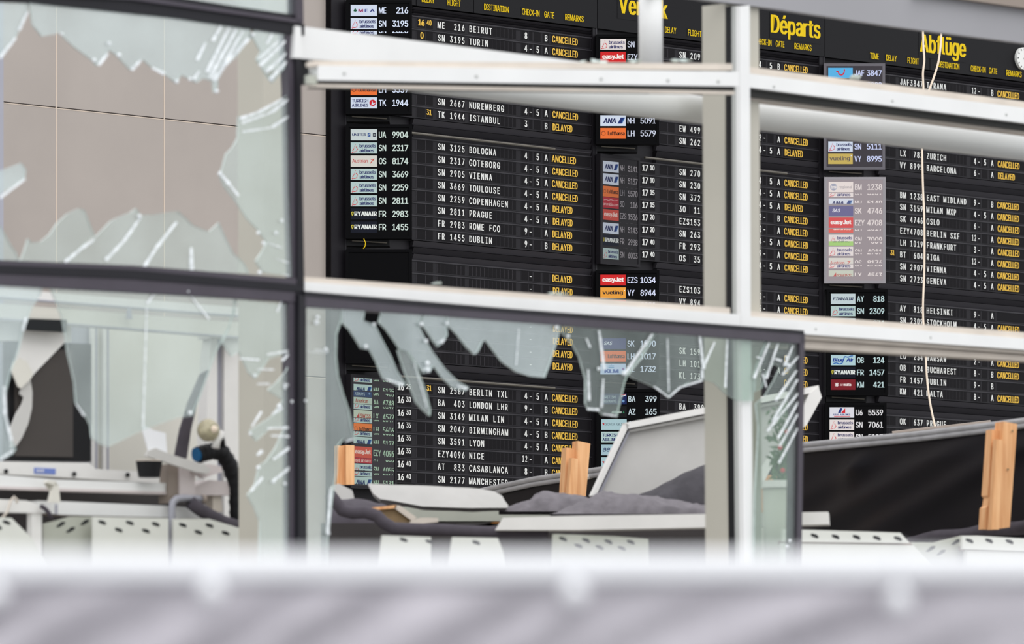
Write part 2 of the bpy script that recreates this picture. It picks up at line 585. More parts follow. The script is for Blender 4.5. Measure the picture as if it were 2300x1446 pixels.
CA, DE = 'CANCELLED', 'DELAYED'
B = ''
def R(t, dl, fl, ds, ci, g, rm):
    return (t, dl, fl, ds, ci, g, rm)
E_ = R(B, B, B, B, B, B, B)
DATA = {
 (0, 0): ('topmost split-flap block, with Beirut and Turin among its flights', [
    R(B, ('16', '40'), 'ME  216', 'BEIRUT', '8', 'B', CA), R(B, ('0', ''), 'SN 3195', 'TURIN', '4-5', 'A', CA), E_, E_, E_, E_,
    R(B, B, 'SN 2667', 'NUREMBERG', '4-5', 'A', CA), R(B, ('', '31'), 'TK 1944', 'ISTANBUL', '3', 'B', DE)]),
 (0, 1): ('split-flap block listing eight flights from Bologna to Dublin', [
    R(B, B, 'SN 3125', 'BOLOGNA', '4 5', 'A', 'ANCELLED'), R(B, B, 'SN 2317', 'GOTEBORG', '4-5', 'A', CA), R(B, B, 'SN 2905', 'VIENNA', '4-5', 'A', CA),
    R(B, B, 'SN 3669', 'TOULOUSE', '4-5', 'A', CA), R(B, B, 'SN 2259', 'COPENHAGEN', '4-5', 'A', DE), R(B, B, 'SN 2811', 'PRAGUE', '4-5', 'A', DE),
    R(B, B, 'FR 2983', 'ROME FCO', '9-', 'A', DE), R(B, B, 'FR 1455', 'DUBLIN', '9-', 'B', DE)]),
 (0, 2): ('split-flap block of blank flights all marked delayed', [R(B, B, B, B, '-', B, DE)] * 8),
 (0, 3): ('split-flap block listing eight flights from Berlin Txl to Manchester', [
    R(('16', '25'), ('', '31'), 'SN 2587', 'BERLIN TXL', '4-5', 'A', CA), R(('16', '30'), B, 'BA  403', 'LONDON LHR', '9-', 'B', CA),
    R(('16', '30'), B, 'SN 3149', 'MILAN LIN', '4-5', 'A', CA), R(('16', '35'), B, 'SN 2047', 'BIRMINGHAM', '4-5', 'B', CA),
    R(('16', '35'), B, 'SN 3591', 'LYON', '4-5', 'A', CA), R(('16', '35'), B, 'EZY4096', 'NICE', '12-', 'A', CA),
    R(('16', '40'), B, 'AT  833', 'CASABLANCA', '8-', 'B', CA), R(('16', '40'), B, 'SN 2177', 'MANCHESTER', '4-5', 'A', CA)]),
 (1, 0): ('topmost split-flap block under the yellow Departs heading', [
    R(B, B, 'SN 209', B, '4 5', 'B', CA), E_, E_, E_, E_, E_, R(B, B, 'EW 499', B, '2-', 'A', CA), R(B, B, 'SN 262', B, '4-5', 'A', DE)]),
 (1, 1): ('split-flap block with times running from 17 10 to 17 40', [
    R(('17', '10'), B, 'SN 270', B, '4 5', 'A', CA), R(('17', '10'), B, 'SN 230', B, '4-5', 'A', CA), R(('17', '15'), B, 'SN 372', B, '4-5', 'A', DE),
    R(('17', '15'), B, '3O  11', B, '2-', 'B', CA), R(('17', '20'), B, 'EZS153', B, '12-', 'A', CA), R(('17', '20'), B, 'SN 263', B, '4-5', 'A', CA),
    R(('17', '40'), B, 'FR 293', B, '9-', 'A', CA), R(('17', '40'), B, 'OS  35', B, '4-5', 'A', CA)]),
 (1, 2): ('split-flap block crossed by the lower white transom and seen through hanging glass', [
    R(B, B, 'EZS103', B, '12-', 'A', CA), R(B, B, 'VY 894', B, '6-', 'A', CA), E_, E_, E_,
    R(B, B, 'SK 159', B, B, B, CA), R(B, B, 'LH 101', B, '3-', 'A', CA), R(B, B, 'KL 173', B, '7', B, CA)]),
 (1, 3): ('split-flap block half hidden behind the tilted white ceiling tray', [
    R(B, B, 'BA  399', B, B, B, CA), R(B, B, B, B, B, B, CA), R(B, B, B, B, B, B, CA), E_, E_, E_, E_, E_]),
 (2, 0): ('topmost split-flap block under the yellow Abfluge heading', [
    R(B, B, 'JAF3847', 'TIRANA', '12-', 'B', CA), E_, E_, E_, E_, E_, R(B, B, 'LX  783', 'ZURICH', '4-5', 'A', CA), R(B, B, 'VY 8995', 'BARCELONA', '6-', 'A', DE)]),
 (2, 1): ('split-flap block listing eight flights from East Midland to Geneva', [
    R(B, B, 'BM 1238', 'EAST MIDLAND', '9-', 'B', CA), R(B, B, 'SN 3159', 'MILAN MXP', '4-5', 'A', CA), R(B, B, 'SK 4746', 'OSLO', '6-', 'A', CA),
    R(B, B, 'EZY4708', 'BERLIN SXF', '12-', 'A', CA), R(B, B, 'LH 1019', 'FRANKFURT', '3-', 'A', CA), R(B, ('', '31'), 'BT  604', 'RIGA', '12-', 'A', CA),
    R(B, B, 'SN 2907', 'VIENNA', '4-5', 'A', CA), R(B, B, 'SN 2723', 'GENEVA', '4-5', 'A', CA)]),
 (2, 2): ('split-flap block with Helsinki at its top and Malta at its bottom', [
    R(B, B, 'AY  818', 'HELSINKI', '9-', 'A', B), R(B, B, 'SN 2309', 'STOCKHOLM', '4-5', 'A', CA), E_, E_, R(B, B, 'LO  234', 'WARSAW', '2-', 'A', CA),
    R(B, B, 'OB  124', 'BUCHAREST', '8-', 'B', CA), R(B, B, 'FR 1457', 'DUBLIN', '9-', 'B', B), R(B, B, 'KM  421', 'MALTA', '8-', 'A', CA)]),
 (2, 3): ('split-flap block with Prague on top, cut off by the black tarpaulin', [
    R(B, B, 'OK  637', 'PRAGUE', '7-', 'A', CA), R(B, B, 'LH 2283', 'MUNICH', '4-5', 'A', CA), E_, E_, E_, E_, E_, E_]),
}
CELLS = [(890, 908.5), (909, 924), (935.5, 954.5), (955.5, 972)] + [(981.5 + 9 * i, 981.5 + 9 * i + 8.2) for i in range(7)] + \
        [(1052 + 8.95 * i, 1052 + 8.95 * i + 8.1) for i in range(12)] + [(1170, 1186.5), (1187.5, 1195.5), (1198.5, 1214), (1219.5, 1233), (1237, 1325)]

for (c, k), (lab, rws) in DATA.items():
    u0, u1 = CU(884, c), CU(1328, c)
    blk = thing('flap_display', lab, 'split-flap display', BP.pt((u0 + u1) / 2, rowv(k, 7) - RZ / 2, 0), 'split-flap blocks of the departures board')
    for r, (t, dl, fl, ds, ci, g, rm) in enumerate(rws):
        vc = rowv(k, r)
        mb = MB()
        mb.box(BP, u0, u1, vc - RZ / 2 + 0.001, vc + RZ / 2 - 0.001, -0.04, 0.0, M['board'])
        mb.box(BP, u0, u1, vc + RZ / 2 - 0.013, vc + RZ / 2 - 0.002, 0.0, 0.006, M['board2'])
        tw = 0.004
        def cells(mb, i0, i1, back):
            if back:
                mb.rect(BP, CU(CELLS[i0][0], c) - 0.003, CU(CELLS[i1 - 1][1], c) + 0.002, vc - 0.042, vc + 0.037, 0.0012, M['board'])
            for a0, a1 in CELLS[i0:i1]:
                x0, x1 = CU(a0, c), CU(a1, c)
                mb.rect(BP, x0 - 0.0032, x0 + 0.0003, vc - 0.041, vc + 0.036, 0.0016, M['board2' if back else 'celledge'])
                mb.rect(BP, x0, x1, vc - 0.041, vc + 0.036, 0.002, M['cell'])
        FIELDS = [('time_flaps', 0, 2, t), ('delay_flaps', 2, 4, dl), ('flight_flaps', 4, 11, fl), ('destination_flaps', 11, 23, ds), ('desk_flaps', 23, 26, ci), ('gate_flap', 26, 27, g), ('remark_flap', 27, 28, rm)]
        for nm, i0, i1, val in FIELDS:
            if not val:
                cells(mb, i0, i1, False)
        row = mb.build('flight_row', blk)
        for nm, i0, i1, val in FIELDS:
            if not val:
                continue
            mb = MB()
            cells(mb, i0, i1, True)
            def at_px(s, pc, pitch_px, cap=0.054, bold=0.9):
                mono(mb, BP, s, CU(pc, c), CU(pc + pitch_px, c) - CU(pc, c), vc - 0.002, cap, tw, M['white'], bold)
            if nm == 'time_flaps':
                text(mb, BP, t[0], CU(893, c), CU(906, c), vc - 0.026, 0.053, tw, M['white'], 1.1)
                text(mb, BP, t[1], CU(912, c), CU(922, c), vc - 0.014, 0.043, tw, M['white'], 1.1)
            elif nm == 'delay_flaps':
                if dl[0]:
                    text(mb, BP, dl[0], CU(939 if len(dl[0]) > 1 else 944, c), CU(952 if len(dl[0]) > 1 else 950, c), vc - 0.026, 0.053, tw, M['yellow'], 1.1)
                if dl[1]:
                    text(mb, BP, dl[1], CU(958, c), CU(968, c), vc - 0.016, 0.045, tw, M['yellow'], 1.1)
            elif nm == 'flight_flaps':
                at_px(fl, 986, 9.0)
            elif nm == 'destination_flaps':
                at_px(ds, 1056.5, 8.95)
            elif nm == 'gate_flap':
                at_px(g, 1226, 9)
            elif nm == 'desk_flaps':
                num = ci.split('-')[0].split(' ')[0]
                if len(num) == 2:
                    at_px(num, 1174.5, 6.8)
                elif num:
                    at_px(num, 1180.6, 9)
                if '-' in ci:
                    at_px('-', 1191, 9, 0.05)
                tail = ci[len(num) + 1:]
                if tail:
                    at_px(tail, 1207, 9)
            else:
                a0, a1 = {CA: (1240, 1296.5), DE: (1241, 1284.5), 'ANCELLED': (1239, 1292.5)}[rm]
                j = random.uniform(-0.7, 0.7)
                text(mb, BP, rm, CU(a0 + j, c), CU(a1 + j, c), vc - 0.031, 0.058, tw, M['yellow'], 0.75, gap=0.09)
            mb.build(nm, row)
    if (c, k) in ((0, 1), (0, 3), (1, 1)):
        mb = MB()
        v = rowv(k, 0) + RZ / 2 + 0.02
        mb.tube([BP.pt(CU(893, c), v + 0.012, 0.03), BP.pt(CU(1240, c), v + 0.004, 0.03)], 0.011, M['lampstrip'], 8)
        mb.tube([BP.pt(CU(1242, c), v + 0.004, 0.02), BP.pt(CU(1322, c), v, 0.02)], 0.007, M['board2'], 8)
        mb.build('metal_strip', blk)

# ------------------------------------------------------------------ airline screens
NAVY, REDC, INK = (34, 38, 96), (204, 32, 44), (24, 26, 40)
def tile(mb, pl, u0, u1, v0, v1, w, kind, k, clip, pale):
    """one logo field: coloured ground and its marks"""
    W, H = u1 - u0, v1 - v0
    def mix(c):
        return tuple(int(x * k + (1 - k) * p) for x, p in zip(c, pale))
    def quad(a0, a1, b0, b1, col, dw=0.0, shear=0.0):
        pts = [(u0 + a0 * W, v0 + b0 * H), (u0 + a1 * W, v0 + b0 * H), (u0 + (a1 + shear) * W, v0 + b1 * H), (u0 + (a0 + shear) * W, v0 + b1 * H)]
        pl2(pts, col, dw)
    def pl2(pts, col, dw=0.0005):
        if clip:
            pts = clipped(pts, *clip)
        if len(pts) > 2:
            mb.poly([pl.pt(a, b, w + dw) for a, b in pts], glow(mix(col)))
    def tx(s, a0, a1, b, h, col, bold=1, shear=0.0):
        text(mb, pl, s, u0 + a0 * W, u0 + a1 * W, v0 + b * H, h * H, w + 0.001, glow(mix(col)), bold, shear, clip, 0.07)
    def dot(a, b, r, col, dw=0.0007, ry=None, n=14):
        ry = ry or r
        pl2([(u0 + a * W + r * W * math.cos(2 * math.pi * i / n), v0 + b * H + ry * W * math.sin(2 * math.pi * i / n)) for i in range(n)], col, dw)
    def curve(pts, r, col):
        for (a, b), (c_, d_) in zip(pts, pts[1:]):
            dx, dy = (c_ - a) * W, (d_ - b) * H
            L = math.hypot(dx, dy) or 1
            nx, ny = -dy / L * r * W, dx / L * r * W
            pl2([(u0 + a * W + nx, v0 + b * H + ny), (u0 + a * W - nx, v0 + b * H - ny), (u0 + c_ * W - nx, v0 + d_ * H - ny), (u0 + c_ * W + nx, v0 + d_ * H + ny)], col, 0.0008)
    PAPER = (206, 216, 232)
    WARM = (222, 214, 212)
    MINT = (176, 198, 196)
    if kind in ('bru', 'bruw', 'brum'):
        quad(0, 1, 0, 1, {'bru': PAPER, 'bruw': WARM, 'brum': MINT}[kind])
        for a, b in ((0.06, 0.1), (0.10, 0.14), (0.14, 0.14), (0.19, 0.16), (0.23, 0.24), (0.255, 0.36), (0.245, 0.48), (0.215, 0.58), (0.08, 0.27), (0.105, 0.38), (0.125, 0.49), (0.145, 0.6), (0.165, 0.71), (0.18, 0.82)):
            dot(a, b, 0.02 if b < 0.6 else 0.013, REDC, n=8)
        tx('brussels', 0.34, 0.95, 0.55, 0.30, NAVY)
        tx('airlines', 0.34, 0.88, 0.12, 0.30, NAVY)
    elif kind == 'mea':
        quad(0, 1, 0, 1, (206, 216, 234))
        dot(0.17, 0.5, 0.055, (24, 88, 60)); pl2([(u0 + .1 * W, v0 + .42 * H), (u0 + .24 * W, v0 + .42 * H), (u0 + .17 * W, v0 + .74 * H)], (24, 88, 60))
        tx('M', 0.30, 0.46, 0.36, 0.26, (150, 40, 90)); tx('E', 0.54, 0.63, 0.36, 0.26, (40, 60, 140)); tx('A', 0.74, 0.90, 0.36, 0.26, (40, 50, 120))
    elif kind == 'luf':
        quad(0, 1, 0, 1, (232, 112, 50))
        dot(0.12, 0.5, 0.085, (70, 40, 30)); dot(0.12, 0.5, 0.068, (232, 112, 50), 0.0009)
        curve([(0.06, 0.42), (0.12, 0.5), (0.19, 0.6)], 0.012, (70, 40, 30)); curve([(0.12, 0.42), (0.17, 0.52)], 0.01, (70, 40, 30))
        tx('Lufthansa', 0.30, 0.95, 0.33, 0.36, (50, 24, 18))
    elif kind == 'tur':
        quad(0, 1, 0, 1, PAPER); tx('TURKISH', 0.05, 0.66, 0.55, 0.28, NAVY); tx('AIRLINES', 0.05, 0.66, 0.14, 0.28, NAVY)
        dot(0.83, 0.5, 0.125, (198, 24, 40)); curve([(0.78, 0.3), (0.84, 0.36), (0.88, 0.42), (0.93, 0.5)], 0.016, PAPER); pl2([(u0 + .79 * W, v0 + .36 * H), (u0 + .86 * W, v0 + .4 * H), (u0 + .81 * W, v0 + .75 * H)], PAPER, 0.0009)
    elif kind == 'turm':
        quad(0, 1, 0, 1, MINT); tx('TURKISH', 0.05, 0.66, 0.55, 0.28, NAVY); tx('AIRLINES', 0.05, 0.66, 0.14, 0.28, NAVY); dot(0.83, 0.5, 0.125, (170, 60, 70))
    elif kind == 'uni':
        quad(0, 1, 0, 1, (194, 204, 204)); tx('UNITED', 0.06, 0.58, 0.40, 0.22, (40, 50, 100)); quad(0.64, 0.75, 0.32, 0.66, (60, 90, 150), 0.0006); quad(0.84, 0.95, 0.32, 0.66, (40, 44, 60), 0.0006)
        curve([(0.65, 0.4), (0.70, 0.55), (0.74, 0.6)], 0.008, (194, 204, 204)); dot(0.895, 0.49, 0.035, (150, 160, 160), 0.0008)
    elif kind == 'aus':
        quad(0, 1, 0, 1, (208, 206, 198)); tx('Austrian', 0.06, 0.64, 0.38, 0.30, (186, 60, 60), 0.4)
        pl2([(u0 + .74 * W, v0 + .66 * H), (u0 + .93 * W, v0 + .72 * H), (u0 + .80 * W, v0 + .60 * H)], (196, 60, 50)); curve([(0.74, 0.3), (0.88, 0.68)], 0.014, (196, 60, 50))
    elif kind == 'rya':
        quad(0, 1, 0, 1, (5, 11, 28)); pl2([(u0 + a * W, v0 + b * H) for a, b in ((0.02, 0.66), (0.06, 0.72), (0.12, 0.68), (0.10, 0.46), (0.06, 0.30), (0.03, 0.46))], (196, 182, 64)); pl2([(u0 + a * W, v0 + b * H) for a, b in ((0.05, 0.62), (0.10, 0.62), (0.065, 0.42))], (5, 11, 28), 0.0009)
        tx('RYANAIR', 0.15, 0.98, 0.32, 0.40, (226, 230, 226), 1.3)
    elif kind in ('ana', 'anam'):
        quad(0, 1, 0, 1, PAPER if kind == 'ana' else MINT); tx('ANA', 0.12, 0.60, 0.26, 0.46, (26, 34, 84), 1.2, 0.18); quad(0.68, 0.82, 0.22, 0.80, (22, 44, 110), 0.0007, 0.12); quad(0.80, 0.86, 0.22, 0.80, (60, 110, 170), 0.0006, 0.12)
    elif kind == 'easy':
        quad(0, 1, 0, 1, (206, 34, 36)); tx('easyJet', 0.09, 0.91, 0.36, 0.40, (244, 236, 232), 1.6)
    elif kind == 'easyo':
        quad(0, 1, 0, 1, (206, 70, 58)); tx('easyJet', 0.09, 0.91, 0.36, 0.40, (236, 200, 190), 1.6)
    elif kind == 'vue':
        quad(0, 1, 0, 1, (232, 158, 60)); tx('vueling', 0.09, 0.88, 0.36, 0.34, (50, 38, 38), 0.9); dot(0.95, 0.72, 0.02, (240, 230, 220))
    elif kind == 'vueg':
        quad(0, 1, 0, 1, (196, 172, 92)); tx('vueling', 0.06, 0.88, 0.36, 0.38, (92, 84, 88), 0.6); dot(0.94, 0.8, 0.025, (210, 220, 240))
    elif kind == 'ame':
        quad(0, 1, 0, 1, (176, 190, 178)); tx('American', 0.10, 0.76, 0.42, 0.34, (150, 50, 40), 0.6); tx('Airlines', 0.1, 0.6, 0.02, 0.30, (60, 70, 80), 0.4)
    elif kind == 'brw':
        quad(0, 1, 0, 1, (40, 54, 98)); tx('BRITISH', 0.06, 0.6, 0.55, 0.28, (170, 186, 196), 0.2); tx('AIRWAYS', 0.06, 0.6, 0.14, 0.28, (170, 186, 196), 0.2); dot(0.85, 0.35, 0.045, (110, 140, 180))
    elif kind == 'brwn':
        quad(0, 1, 0, 1, (52, 66, 98)); quad(0.74, 1, 0, 1, (14, 32, 82), 0.0004); tx('BRITISH', 0.08, 0.56, 0.55, 0.26, (176, 190, 196), 0.2); tx('AIRWAYS', 0.08, 0.60, 0.16, 0.26, (176, 190, 196), 0.2)
        curve([(0.78, 0.75), (0.86, 0.78), (0.96, 0.86)], 0.02, (210, 214, 220)); curve([(0.76, 0.88), (0.9, 0.92), (0.97, 0.94)], 0.014, (190, 40, 50)); dot(0.87, 0.3, 0.05, (110, 150, 190))
    elif kind == 'swi':
        quad(0, 1, 0, 1, (186, 196, 178)); tx('SWISS', 0.36, 0.92, 0.3, 0.36, (160, 56, 50), 0.8); pl2([(u0 + .14 * W, v0 + .28 * H), (u0 + .32 * W, v0 + .28 * H), (u0 + .30 * W, v0 + .8 * H)], (180, 50, 48))
    elif kind == 'mar':
        quad(0, 1, 0, 1, (178, 34, 50)); tx('royal air maroc', 0.05, 0.95, 0.1, 0.3, (226, 190, 180), 0.5)
    elif kind == 'ara':
        quad(0, 1, 0, 1, (178, 36, 48)); tx('airarabia.com', 0.03, 0.97, 0.24, 0.26, (226, 180, 176), 0.3); curve([(0.05, 0.72), (0.2, 0.8), (0.35, 0.72), (0.5, 0.82), (0.7, 0.74), (0.92, 0.8)], 0.012, (226, 170, 168))
    elif kind == 'sas':
        quad(0, 1, 0, 1, (66, 66, 120)); tx('SAS', 0.14, 0.44, 0.38, 0.32, (226, 228, 240), 0.8, 0.25)
    elif kind == 'tui':
        quad(0, 1, 0, 1, (88, 176, 226)); curve([(0.32, 0.64), (0.42, 0.62), (0.43, 0.42), (0.50, 0.30), (0.58, 0.32), (0.64, 0.5), (0.66, 0.66)], 0.026, (206, 30, 50)); dot(0.66, 0.78, 0.03, (206, 30, 50))
    elif kind == 'fin':
        quad(0, 1, 0, 1, (190, 204, 208)); tx('FINNAIR', 0.08, 0.90, 0.36, 0.28, (30, 40, 80), 0.6, 0.3)
    elif kind == 'blu':
        quad(0, 1, 0, 1, (172, 202, 208)); tx('Blue Air', 0.08, 0.90, 0.36, 0.34, (24, 52, 140), 1.2, 0.22)
        curve([(0.1, 0.16), (0.22, 0.24), (0.34, 0.12), (0.46, 0.2), (0.50, 0.5), (0.56, 0.85), (0.70, 0.78), (0.80, 0.9), (0.9, 0.92)], 0.022, (40, 100, 176))
    elif kind == 'mal':
        quad(0, 1, 0, 1, (120, 24, 34)); tx('air', 0.37, 0.50, 0.38, 0.27, (216, 180, 180), 0.2); tx('malta', 0.52, 0.82, 0.38, 0.27, (236, 224, 222), 1.2)
        for q in range(4):
            an = math.pi / 4 + q * math.pi / 2
            for s_ in (-0.3, 0.3):
                curve([(0.24, 0.5), (0.24 + 0.085 * math.cos(an + s_), 0.5 + 0.19 * math.sin(an + s_))], 0.012, (236, 228, 226))
    elif kind == 'ura':
        quad(0, 1, 0, 1, (216, 216, 224)); pl2([(u0 + .34 * W, v0 + .45 * H), (u0 + .46 * W, v0 + .45 * H), (u0 + .52 * W, v0 + .92 * H), (u0 + .43 * W, v0 + .92 * H)], (30, 50, 120)); pl2([(u0 + .47 * W, v0 + .45 * H), (u0 + .64 * W, v0 + .45 * H), (u0 + .64 * W, v0 + .92 * H)], (206, 30, 46))
        tx('URAL AIRLINES', 0.16, 0.84, 0.22, 0.16, (40, 60, 130), 1.2); quad(0.18, 0.84, 0.10, 0.16, (206, 60, 70), 0.0006)
    elif kind == 'klm':
        quad(0, 1, 0, 1, (190, 204, 236)); tx('KLM', 0.18, 0.70, 0.14, 0.34, (26, 70, 160), 1.6); quad(0.32, 0.54, 0.62, 0.70, (90, 150, 200), 0.0006)
        for a in (0.34, 0.385, 0.43, 0.475, 0.52): dot(a, 0.80, 0.018, (90, 150, 200))
        dot(0.43, 0.90, 0.016, (90, 150, 200)); dot(0.90, 0.5, 0.05, (150, 120, 180))
    elif kind == 'ali':
        quad(0, 1, 0, 1, (8, 9, 12)); tx('Alitalia', 0.40, 0.78, 0.36, 0.22, (190, 206, 200), 0.8, 0.25); pl2([(u0 + .84 * W, v0 + .36 * H), (u0 + .92 * W, v0 + .36 * H), (u0 + .88 * W, v0 + .60 * H)], (40, 120, 80))
    elif kind == 'cro':
        quad(0, 1, 0, 1, (164, 192, 198)); tx('CROATIA AIRLINES', 0.13, 0.97, 0.40, 0.24, (60, 74, 86), 0.1); pl2([(u0 + .03 * W, v0 + .62 * H), (u0 + .12 * W, v0 + .62 * H), (u0 + .11 * W, v0 + .40 * H)], (180, 30, 44))
    elif kind == 'aeg':
        quad(0, 1, 0, 1, (158, 186, 196)); tx('ae', 0.05, 0.32, 0.34, 0.46, (24, 32, 84), 0.2, 0.25); tx('AEGEAN', 0.34, 0.95, 0.28, 0.28, (170, 40, 56), 0.6)
    elif kind == 'bmi':
        quad(0, 1, 0, 1, (228, 218, 212)); dot(0.20, 0.5, 0.145, (136, 144, 168)); tx('bmi', 0.10, 0.31, 0.36, 0.30, (232, 226, 224), 1); tx('regional', 0.41, 0.95, 0.38, 0.26, (140, 134, 140), 0.2)
    elif kind == 'bal':
        quad(0, 1, 0, 1, (140, 196, 90)); tx('airBaltic', 0.16, 0.86, 0.34, 0.30, (60, 100, 56), 0.6)
    elif kind == 'redx':
        quad(0, 1, 0, 1, (214, 60, 50)); tx('airlines', 0.2, 0.9, 0.3, 0.3, (240, 220, 210), 0.8)

def monitor(label, hinge, py_top, rows, closed=False, bezel='bezel', ground=(9, 9, 12), ink=(222, 232, 255), k=1.0, pale=(9, 9, 12), height=0.945, Wd=0.546):
    """upright screen hinged at its left edge on the board: swung out to face the street, or closed flush with the board"""
    if closed:
        pl = Plane(hinge, BP.Y(hinge, 0.03), th=BP.th)
        w0 = 0.03
    else:
        pl = front(BP.Y(hinge, 0.05))
        pl.O = ((hinge - CX) * pl.O[1] / F, pl.O[1])
        w0 = 0.0
    q_ = Wd / 0.546
    vt = (HY - py_top) * pl.O[1] / F
    t = thing('flight_screen', label, 'screen', pl.pt(Wd / 2, vt - height, 0), 'upright airline screens on the departures board')
    bz = M[bezel]
    mb = MB()
    e = 0.024
    mb.box(pl, 0, Wd, vt - height, vt, -0.0 if closed else -0.07, w0 + 0.018, bz)
    mb.build('casing', t)
    mb = MB()
    for q in ((0, e, vt - height, vt), (Wd - e, Wd, vt - height, vt), (e, Wd - e, vt - e, vt), (e, Wd - e, vt - height, vt - height + e)):
        mb.box(pl, q[0], q[1], q[2], q[3], w0 + 0.018, w0 + 0.026, bz)
    mb.build('bezel', t)
    mb = MB()
    mb.rect(pl, e, Wd - e, vt - height + e, vt - e, w0 + 0.0185, glow(ground) if sum(ground) > 60 else M['bezel'])
    scr = mb.build('screen', t)
    if not closed:
        mb = MB()
        mb.box(pl, 0.0, 0.36, vt - height - 0.05, vt - height, -0.30, -0.06, M['black'])
        mb.tube([pl.pt(0.05, vt - height - 0.012, -0.02), pl.pt(0.34, vt - height - 0.03, -0.02)], 0.006, M['lampstrip'], 6)
        mb.build('bracket', t)
    pitch = 0.1091
    for i, rw in enumerate(rows):
        if rw is None:
            continue
        logo, code, num = rw[:3]
        clip = None
        vc = vt - 0.085 - pitch * i
        if len(rw) > 3:                       # picture rows: centre, visible strip
            s_ = pl.Y(hinge + 30) / F
            vc = (HY - rw[3]) * s_
            if len(rw) > 4:
                clip = ((HY - rw[5]) * s_, (HY - rw[4]) * s_)
        h = 0.092
        mb = MB()
        if logo:
            tile(mb, pl, 0.040 * q_, 0.258 * q_, vc - h / 2, vc + h / 2, w0 + 0.0195, logo, k, clip, pale)
            if mb.v:
                mb.build('logo_field', scr)
        mb = MB()
        lm = glow(ink)
        c0, c1 = (vc - 0.036, vc + 0.036)
        if clip:
            clip = (clip[0] + 1.6 * s_, clip[1] - 1.6 * s_)
            c0, c1 = max(c0, clip[0]), min(c1, clip[1])
        mb.rect(pl, 0.270 * q_, 0.516 * q_, c0, c1, w0 + 0.0188, glow(ground) if sum(ground) > 60 else M['bezel'])
        if code:
            wdt = 0.058 if len(code) == 2 else 0.084
            text(mb, pl, code, 0.274 * q_, (0.274 + wdt) * q_, vc - 0.025, 0.050, w0 + 0.021, lm, 0.6, 0, clip, 0.08)
        if num:
            wdt = 0.0335 * len(num) - 0.005
            text(mb, pl, num, (0.514 - wdt) * q_, 0.514 * q_, vc - 0.025, 0.050, w0 + 0.021, lm, 0.6, 0, clip, 0.08)
        mb.build('flight_number', scr)
    return t

monitor('topmost upright screen over the white transom, tree logo in its top row', 777, 1, [('mea', 'ME', '216'), ('bru', 'SN', '3195'), ('bru', 'SN', '2823', 68, 70, 78), (None, '', '7245'), None, None, ('luf', 'LH', '5539'), ('tur', 'TK', '1944')])
monitor('upright screen beside the Bologna to Dublin flap block', 777, 280, [('uni', 'UA', '9904'), ('brum', 'SN', '2317'), ('aus', 'OS', '8174'), ('brum', 'SN', '3669'), ('brum', 'SN', '2259'), ('brum', 'SN', '2811'), ('rya', 'FR', '2983'), ('rya', 'FR', '1455')], ink=(206, 222, 214))
monitor('black switched-off upright screen beside the blank delayed flap block', 777, 560, [])
monitor('dim closed screen beside the flap block that starts with Berlin', 777, 840, [
    ('brum', 'SN', '2587', 848, 850, 859), ('anam', 'NH', '5125', 876, 864, 878), ('brw', 'BA', '403', 880, 880, 892), ('ame', 'AA', '6748', 903, 893, 908), ('brum', 'SN', '3149', 908, 909, 920),
    ('swi', 'LX', '4572', 934, 922, 939), ('brum', 'SN', '2047', 938, 940, 950), ('luf', 'LH', '5606', 964, 951, 968), ('brum', 'SN', '3591', 968, 970, 981), ('anam', 'NH', '5127', 994, 982, 997),
    ('easyo', 'EZY', '4096', 1016), ('mar', 'AT', '833', 1028, 1029, 1041), ('brum', 'SN', '4055', 1054, 1042, 1057), ('brum', 'SN', '2177', 1058, 1060, 1070), ('anam', 'NH', '5131', 1084, 1071, 1088)],
    closed=True, bezel='board', ground=(52, 50, 54), ink=(150, 178, 154), k=0.75, pale=(90, 110, 96))
monitor('topmost upright screen partly behind the round white tube', 1338, 78, [('bruw', 'SN', '2096'), ('easy', 'EZY', '4593'), None, None, None, None, ('ana', 'NH', '5091'), ('luf', 'LH', '5579')], ink=(206, 212, 230))
monitor('dim closed screen beside the flap block with 17 10 to 17 40 times', 1338, 346, [
    ('ana', 'NH', '5141', 376), (None, '- - ', '- - -', 392, 390, 394), ('ana', 'NH', '5137', 404), (None, '- - ', '- - -', 419, 417, 421), ('luf', 'LH', '5570', 432), ('ara', '3O', '116', 457), ('easyo', 'EZS', '1536', 484), (None, '- - ', '- - -', 499, 497, 501), ('ana', 'NH', '5143', 514), ('rya', 'FR', '2938', 541), (None, '- - ', '- - -', 556, 554, 558), ('brum', 'SN', '6003', 571)],
    closed=True, bezel='board', ground=(36, 35, 38), ink=(126, 122, 126), k=0.72, pale=(56, 56, 60), Wd=0.505)
monitor('upright screen just above the lower transom with a vivid red top logo', 1338, 607, [('easy', 'EZS', '1034'), ('vue', 'VY', '8944'), ('redx', 'LH', '2281'), None, None, ('sas', 'SK', '1590'), ('luf', 'LH', '1017'), ('klm', 'KL', '1732')], ink=(222, 228, 255))
monitor('upright screen behind the corner of the tilted white ceiling tray', 1340, 874, [('brwn', 'BA', '399'), ('ali', 'AZ', '165'), ('cro', 'OU', '4485'), ('turm', 'TK', '1938'), ('aeg', 'A3', '621'), ('cro', 'AY', '812'), None, None], ink=(200, 214, 220))
monitor('upright screen, frame greyed by painted reflection, with a sky-blue smiling logo on top', 1850, 143, [('tui', 'JAF', '3847'), (None, '', '7082'), None, None, None, None, ('bru', 'SN', '5111'), ('vueg', 'VY', '8995')], bezel='bezelg', ground=(62, 58, 64), ink=(206, 214, 250))
